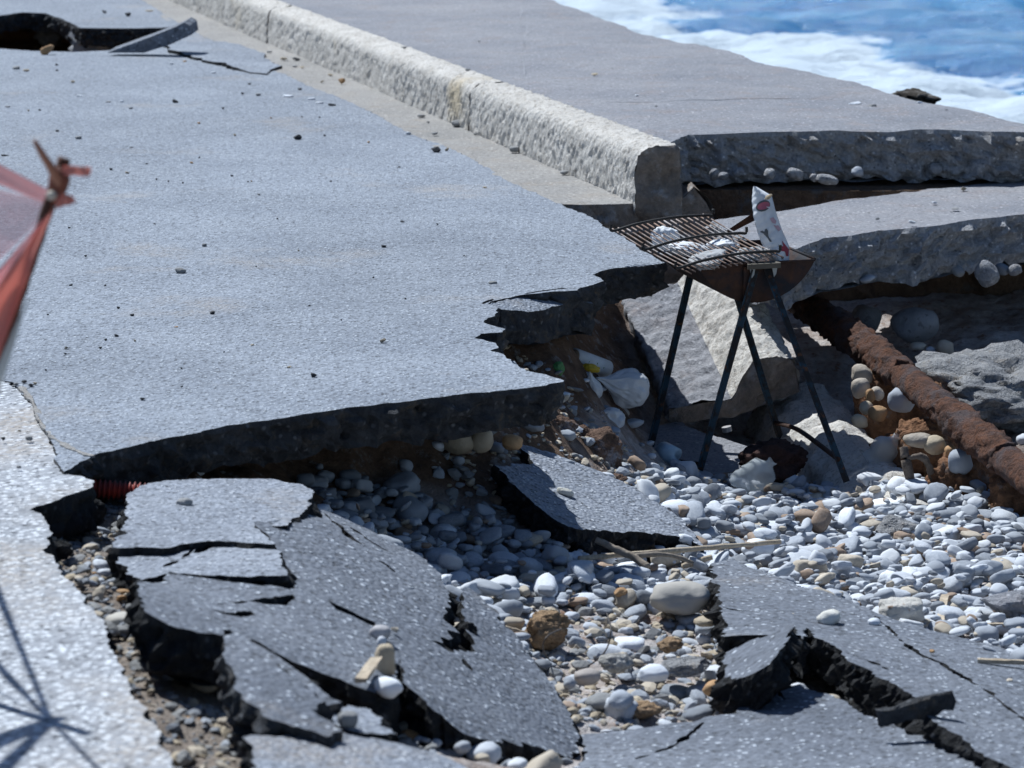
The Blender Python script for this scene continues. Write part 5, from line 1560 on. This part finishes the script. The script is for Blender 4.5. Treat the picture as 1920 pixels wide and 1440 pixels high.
m.color(m.mix(m.ramp(m.noise(10, 4), [(.45, 0.), (.6, 1.)]), (.42, .045, .025), (.10, .03, .03)))
tube('hose_wall', hp, [.021 + .0035 * math.sin(k * .62) for k in range(130)], m.m, 18, hose)
stick('driftwood', [P(1694, 838, -.47), P(1700, 870, -.52), P(1708, 905, -.58), P(1712, 925, -.62)], [.012, .016, .014, .008], M_DRIFT, 'forked driftwood stump standing at the foot of the clay bank', 'driftwood')
d2 = tube('fork', [P(1700, 858, -.50), P(1730, 858, -.50), P(1745, 885, -.55), P(1752, 915, -.61)], [.009, .012, .011, .007], M_DRIFT, 8, smoothpts=20, amp=.004, freq=30)
d2.parent = bpy.data.objects['driftwood']
# dry grass tuft at the foot of the bank
V, F = [], []
rg = random.Random(5)
for k in range(260):
    b = P(1760 + rg.gauss(0, 28), 925 + rg.gauss(0, 10), -.64)
    d = Vector((rg.gauss(0, 1), rg.gauss(0, 1), abs(rg.gauss(.3, .4)))).normalized() * rg.uniform(.03, .08)
    sd = d.cross(Vector((0, 0, 1))).normalized() * .0012
    i = len(V)
    V += [b - sd, b + sd, b + d + Vector((0, 0, rg.uniform(-.02, 0)))]
    F.append((i, i + 1, i + 2))
tag(mesh_np('dry_seaweed', np.array([tuple(v) for v in V]), np.array(F), [plain('dry_seaweed', (.30, .24, .14), .9)]), 'tangled tuft of dry seaweed at the foot of the bank', 'seaweed', kind='thing')

# ================================================================== LITTER
def plasticmat(name, c, alpha, rough=.25):
    m = Mat(name, rough, .5)
    m.color(c)
    nt = m.nt
    tp_ = nt.nodes.new('ShaderNodeBsdfTransparent')
    mx = nt.nodes.new('ShaderNodeMixShader'); mx.inputs[0].default_value = alpha
    nt.links.new(tp_.outputs[0], mx.inputs[1]); nt.links.new(m.b.outputs[0], mx.inputs[2])
    nt.links.new(mx.outputs[0], nt.nodes['Material Output'].inputs['Surface'])
    m.bump(m.noise(40, 3), .004, .5)
    return m.m
M_FILM = plasticmat('cloudy_film', (.55, .58, .62), .82, .35)
M_PET = plasticmat('clear_bottle', (.66, .72, .76), .40, .06)

def bottle(px, py, z, length, rad, rot, label, seed):
    prof = [(0.0, .35), (.01, .8), (.04, 1.0), (.12, .96), (.2, 1.0), (.28, .94), (.36, 1.0), (.44, .94), (.52, 1.0), (.6, 1.0), (.70, .92), (.8, .6), (.88, .33), (.93, .30), (.97, .36), (1.0, .34)]
    seg = 28
    V, F = [], []
    for t, r in prof:
        for k in range(seg):
            a = 2 * math.pi * k / seg
            rr = r * rad * (1 + (.14 * math.cos(5 * a) if t < .1 else 0))
            V.append((rr * math.cos(a), rr * math.sin(a) * .8, (t - .5) * length))
    V = np.array(V)
    V *= 1 + .16 * fbm(V * 16 + seed, 3)[:, None]
    for i in range(len(prof) - 1):
        for k in range(seg):
            a, b = i * seg + k, i * seg + (k + 1) % seg
            F.append((a, b, b + seg, a + seg))
    F.append(tuple(range(seg))[::-1])
    o = mesh_np('plastic_bottle', V @ rotm(*rot).T, F, [M_PET])
    o.location = P(px, py, z)
    tag(o, label, 'bottle', 'plastic bottles', 'thing')
bottle(1420, 888, -.60, .15, .052, (.5, .7, .3), 'crushed clear plastic bottle leaning on the dark rock', 3)
bottle(1660, 843, -.55, .13, .048, (.4, .6, .5), 'crushed clear plastic bottle at the foot of the ochre bank', 8)
def pleated(name, c, size, mat, seed, rot, label):
    """a film bag gathered at one end, its folds running to the knot"""
    v, f = ICO[5]
    ph = np.arctan2(v[:, 1], v[:, 0])
    z = v[:, 2]
    t = np.clip((z + .2) / 1.2, 0, 1)
    rad = 1 - .80 * t * t * (3 - 2 * t)
    fold = 0.16 * np.abs(np.sin(3.5 * ph + seed + 1.6 * fbm(v * 1.3 + seed, 2))) + 0.07 * np.abs(np.sin(8 * ph + 2.5 * fbm(v * 1.8 + seed, 2)))
    k = rad * (1 - fold * (0.45 + .55 * t)) * (1 + .16 * fbm(v * 1.4 + seed * 2, 3))
    w = np.c_[v[:, 0] * k, v[:, 1] * k, z * (1 + .12 * np.sin(4 * ph + seed) * t) + .25 * t]
    lo, hi = w.min(0), w.max(0)
    w = (w - (lo + hi) / 2) / (hi - lo) * np.array(size)
    o = mesh_np(name, w @ rotm(*rot).T, f, [mat])
    o.location = c
    tag(o, label, 'plastic bag', 'plastic bags', 'thing')
pleated('plastic_bag', PD(1165, 724, 9.88), (.13, .12, .19), M_FILM, 12, (0.2, -1.2, .2), 'knotted white plastic carrier bag between road edge and fallen curb')
pleated('plastic_bag', PD(1108, 724, 9.78), (.07, .07, .11), M_FILM, 15, (0.3, -.3, .5), 'smaller white plastic bag left of the knotted carrier bag')
crumple('plastic_wrapper', PD(1145, 786, 9.75), (.09, .08, .08), M_FILM, 21, (0, .2, 0), 'crumpled cloudy film below the carrier bag', 'wrapper', .6)
crumple('wrapper', PD(1108, 690, 9.86), (.06, .04, .03), plain('yellow_wrapper', (.45, .33, .03), .5), 23, (0, .2, 0), 'yellow wrapper between paper roll and bags', 'wrapper', .6)
crumple('wrapper', PD(1047, 692, 9.6), (.04, .03, .05), plain('green_wrapper', (.06, .19, .06), .5), 24, (0, .2, 0), 'green wrapper tucked under the tip of the road edge', 'wrapper', .6)
crumple('wrapper', PD(1193, 866, 9.75), (.06, .05, .04), plain('yellow_green_wrapper', (.38, .36, .03), .5), 25, (0, .2, 0), 'yellow-green wad left of the rear barbecue leg', 'wrapper', .6)
crumple('wrapper', PD(1180, 886, 9.7), (.05, .04, .03), plain('pink_wrapper', (.50, .14, .30), .5), 26, (0, .2, 0), 'pink wrapper below the yellow-green wad', 'wrapper', .6)
crumple('cloth_rag', PD(1245, 905, 9.8), (.24, .16, .09), paper('grey_rag', (.20, .23, .28)), 27, (0, .1, .2), 'grey rag lying at the left front barbecue leg', 'rag', .45)
crumple('plastic_wrapper', PD(1205, 885, 9.85), (.10, .08, .05), paper('blue_grey_film', (.22, .27, .40)), 28, (0, .1, .2), 'blue-grey film between pink wrapper and rag', 'wrapper', .5)
roll = empty('paper_roll', PD(1100, 680, 9.95))
tag(roll, 'white printed paper roll lying above the plastic bags', 'paper roll', kind='thing')
q0, q1 = PD(1076, 669, 9.9), PD(1137, 692, 10.0)
tube('roll_body', [q0, q1], .029, paper('white_roll', (.62, .65, .68)), 24, roll)
tube('core', [q0 - (q1 - q0) * .012, q0], .024, plain('cardboard', (.30, .22, .15), .9), 20, roll)
a = (q1 - q0)
for t, hgt in ((.35, .5), (.6, .9), (.8, .4)):
    c = q0 + a * t + Vector((0, -.0295, -.002))
    prism('printed_leaf', [c + Vector((x * .014, 0, z * .018 * hgt)) for x, z in ((-1, 0), (-.3, 1), (.2, .3), (1, .8), (.4, -.8), (-.5, -.6))], [c + Vector((x * .014, .002, z * .018 * hgt)) for x, z in ((-1, 0), (-.3, 1), (.2, .3), (1, .8), (.4, -.8), (-.5, -.6))], plain('green_print', (.05, .20, .05), .6), roll)
V, F = tube_np([PD(1362, 800, 10.25), PD(1364, 809, 10.25)], .016, 18)
tag(mesh_np('tin_lid', V, F, [plain('tin', (.55, .52, .50), .35, .6)], smooth=False), 'small tin lid below the end of the large fallen curb block', 'lid', kind='thing')
tub = tube('plastic_tub', [PD(1243, 846, 9.95), PD(1262, 856, 9.9), PD(1266, 872, 9.9)], [.032, .034, .03], plain('blue_white_tub', (.35, .48, .58), .4), 20)
tag(tub, 'pale blue plastic tub behind the rag', 'tub', kind='thing')

# ================================================================== PEBBLES
rp = np.random.default_rng(21)
def blocked(x, y):
    p = np.array([[x, y]])
    for L in OUTL:
        lo, hi = L.min(0), L.max(0)
        if lo[0] < x < hi[0] and lo[1] < y < hi[1] and inside(L[::3], p)[0]:
            return True
    return False

def cover(x, y, z):
    """how densely pebbles lie at a spot, 0..1"""
    px = 960 + FPX * x / y
    py = FPX * (HCAM - z) / y - 450
    if y > 10.3 or x < -.75 or z > -.27: return 0
    if 1170 < px < 1720 and py < 905: return .06
    if x > 1.02 and y > 9.75 - .15 * (x - 1.02): return .05
    if px < 1200 and py < 990 and y > 8.85: return .04
    if 980 < px < 1360 and py > 1165: return .07
    if x < .1 and y > 8.35: return .10  # thinned so that dark earth deepens the shade under the road
    if x < -.2 and y < 7.4: return 0
    return 1.0
pebs = []                     # x, y, z, dx, dy, dz, rz, tilt, material
cell = {}
def near_ok(x, y, r, k):
    ix, iy = int(x / .06), int(y / .06)
    for a in range(ix - 2, ix + 3):
        for b in range(iy - 2, iy + 3):
            for (qx, qy, qr) in cell.get((a, b), ()):
                if (qx - x) ** 2 + (qy - y) ** 2 < (k * (r + qr)) ** 2:
                    return False
    return True
N1 = 36000
cx = rp.uniform(-.75, 2.35, N1); cy = rp.uniform(5.9, 10.3, N1)
cz = gz(cx, cy)
rr = np.clip(np.exp(rp.normal(math.log(.0150), .45, N1)), .006, .05)
order = np.argsort(-rr * rp.uniform(.6, 1.0, N1))
for i in order:
    x, y, z, r = cx[i], cy[i], cz[i], rr[i]
    cv = cover(x, y, z)
    if cv <= 0 or rp.random() > cv or blocked(x, y): continue
    if not near_ok(x, y, r, .80): continue
    cell.setdefault((int(x / .06), int(y / .06)), []).append((x, y, r))
    e = rp.uniform(.78, 1.3)
    hgt = rp.uniform(.38, .75)
    lift = rp.uniform(0, .018) if cv == 1 else 0
    pebs.append((x, y, z + r * hgt * .55 + lift, r * e, r / e, r * hgt, rp.uniform(0, 6.3), rp.normal(0, .25), cv))
# a looser second layer
qx, qy = rp.uniform(-.4, 2.3, 8500), rp.uniform(6.2, 9.9, 8500)
qz = gz(qx, qy)
for x, y, z in zip(qx, qy, qz):
    if rp.random() < .5 or cover(x, y, z) < 1 or blocked(x, y): continue
    r = float(np.clip(np.exp(rp.normal(math.log(.0140), .42)), .006, .040))
    e = rp.uniform(.8, 1.35); hgt = rp.uniform(.35, .7)
    pebs.append((x, y, z + .030 + r * .5 + rp.uniform(0, .012), r * e, r / e, r * hgt, rp.uniform(0, 6.3), rp.normal(0, .35), 1))
PEB_SHADE_W = np.array([0.10, 0.0, 0.36, 0.34, 0.06, 0.14])      # darker mix in the hollow: the road's shade put into stone colour
pebs = [p + (int(rp.choice(6, p=PEB_SHADE_W if p[1] > 7.95 and p[0] < .12 else PEB_W)),) for p in pebs]
def seen(p):
    px = 960 + FPX * p[0] / p[1]; py = FPX * (HCAM - p[2]) / p[1] - 450
    if not (5 < px < 1915 and 900 < py < 1435): return 0
    if 1250 < px < 1915 and 930 < py < 1150 or 985 < px < 1340 and 1060 < py < 1360 or 780 < px < 1000 and 980 < py < 1120 or px > 1700 and py < 1190:
        return max(p[3], p[4]) * FPX / p[1]
    return 0
sc = np.array([seen(p) for p in pebs])
big = set(np.argsort(-sc)[:300].tolist())
big = {i for i in big if sc[i] > 0}
from mathutils import Euler
PN = ['pale grey', 'white', 'mid-grey', 'dark grey', 'tan', 'brown']
Vs, Fs, Ms, base = [], [], [], 0
for i, p in enumerate(pebs):
    k = i % 6
    if i in big:
        o = bpy.data.objects.new('pebble', with_mat(rnds[k], PEB[p[9]]))
        COL.objects.link(o)
        o.location = p[:3]; o.scale = (2 * p[3], 2 * p[4], 2 * p[5]); o.rotation_euler = (p[7], p[7] * .7, p[6])
        X_ = 960 + FPX * p[0] / p[1]; Y_ = FPX * (HCAM - p[2]) / p[1] - 450
        zone = ('in the shaded pit beside the largest slab' if X_ < 1010 and Y_ < 1130 else 'on the sandy patch between the asphalt slabs' if X_ < 1345 and Y_ > 1060 else 'behind the tip of the long right slab' if X_ < 1500 and Y_ > 1045 else 'in the sunlit bed before the barbecue legs' if X_ < 1500 else 'near the clay bank under the pipe' if Y_ < 990 else 'at the right edge above the long slab' if X_ > 1740 else 'in the middle of the sunlit pebble bed')
        shp = 'long' if max(p[3], p[4]) > 1.45 * min(p[3], p[4]) else 'flat' if p[5] < .6 * p[4] else 'rounded'
        tag(o, '%s %s pebble %s' % (shp, PN[p[9]], zone), 'pebble', '%s %s pebbles %s' % (shp, PN[p[9]], zone), 'thing')
    else:
        v, f = stone_np(300 + k, 'smooth', 3) if i < 0 else (None, None)
        if base == 0 and not Vs:
            PV = [stone_np(300 + q, 'smooth' if q < 4 else 'block', 3) for q in range(6)]
        v, f = PV[k]
        R = np.array(Euler((p[7], p[7] * .7, p[6])).to_matrix())
        vv = (v * np.array(p[3:6])) @ R.T + np.array(p[:3])
        Vs.append(vv); Fs.append(f + base); Ms.append(np.full(len(f), p[9])); base += len(v)
print('pebbles', len(pebs), 'individual', len(big))
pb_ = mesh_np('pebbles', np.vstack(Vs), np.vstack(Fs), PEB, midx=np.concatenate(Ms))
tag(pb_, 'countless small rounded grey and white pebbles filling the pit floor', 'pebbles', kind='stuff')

# angular base-course gravel in the trench and small grit on the sandy patch
Vs, Fs, Ms, base = [], [], [], 0
GV = [stone_np(400 + q, 'chip', 2) for q in range(6)]
GM = [M_GREYST, M_TANST, PEB[3], PEB[2], M_OCHST, PEB[4]]
gw = np.array([.42, .14, .22, .12, .03, .07])
cx = np.r_[rp.uniform(-1.1, -.15, 9000), rp.uniform(0.0, .55, 1500), rp.uniform(-.2, .4, 900)]
cy = np.r_[rp.uniform(5.0, 7.75, 9000), rp.uniform(6.6, 8.0, 1500), rp.uniform(8.3, 9.6, 900)]
cz = gz(cx, cy)
for i in range(len(cx)):
    if blocked(cx[i], cy[i]): continue
    r = float(np.clip(np.exp(rp.normal(math.log(.0052 if i < 9000 else .0075), .55)), .0025, .022))
    v, f = GV[i % 6]
    R = rotm(rp.normal(0, .3), rp.normal(0, .3), rp.uniform(0, 6))
    Vs.append((v * np.array([r * rp.uniform(.8, 1.5), r, r * rp.uniform(.35, .8)])) @ R.T + np.array([cx[i], cy[i], cz[i] + r * .2]))
    Fs.append(f + base); base += len(v)
    Ms.append(np.full(len(f), rp.choice(6, p=gw) if i < 9000 else rp.choice([1, 5, 3, 0])))
g_ = mesh_np('gravel', np.vstack(Vs), np.vstack(Fs), GM, midx=np.concatenate(Ms), smooth=False)
tag(g_, 'small angular grey and tan gravel in the trench and on the sand', 'gravel', kind='stuff')
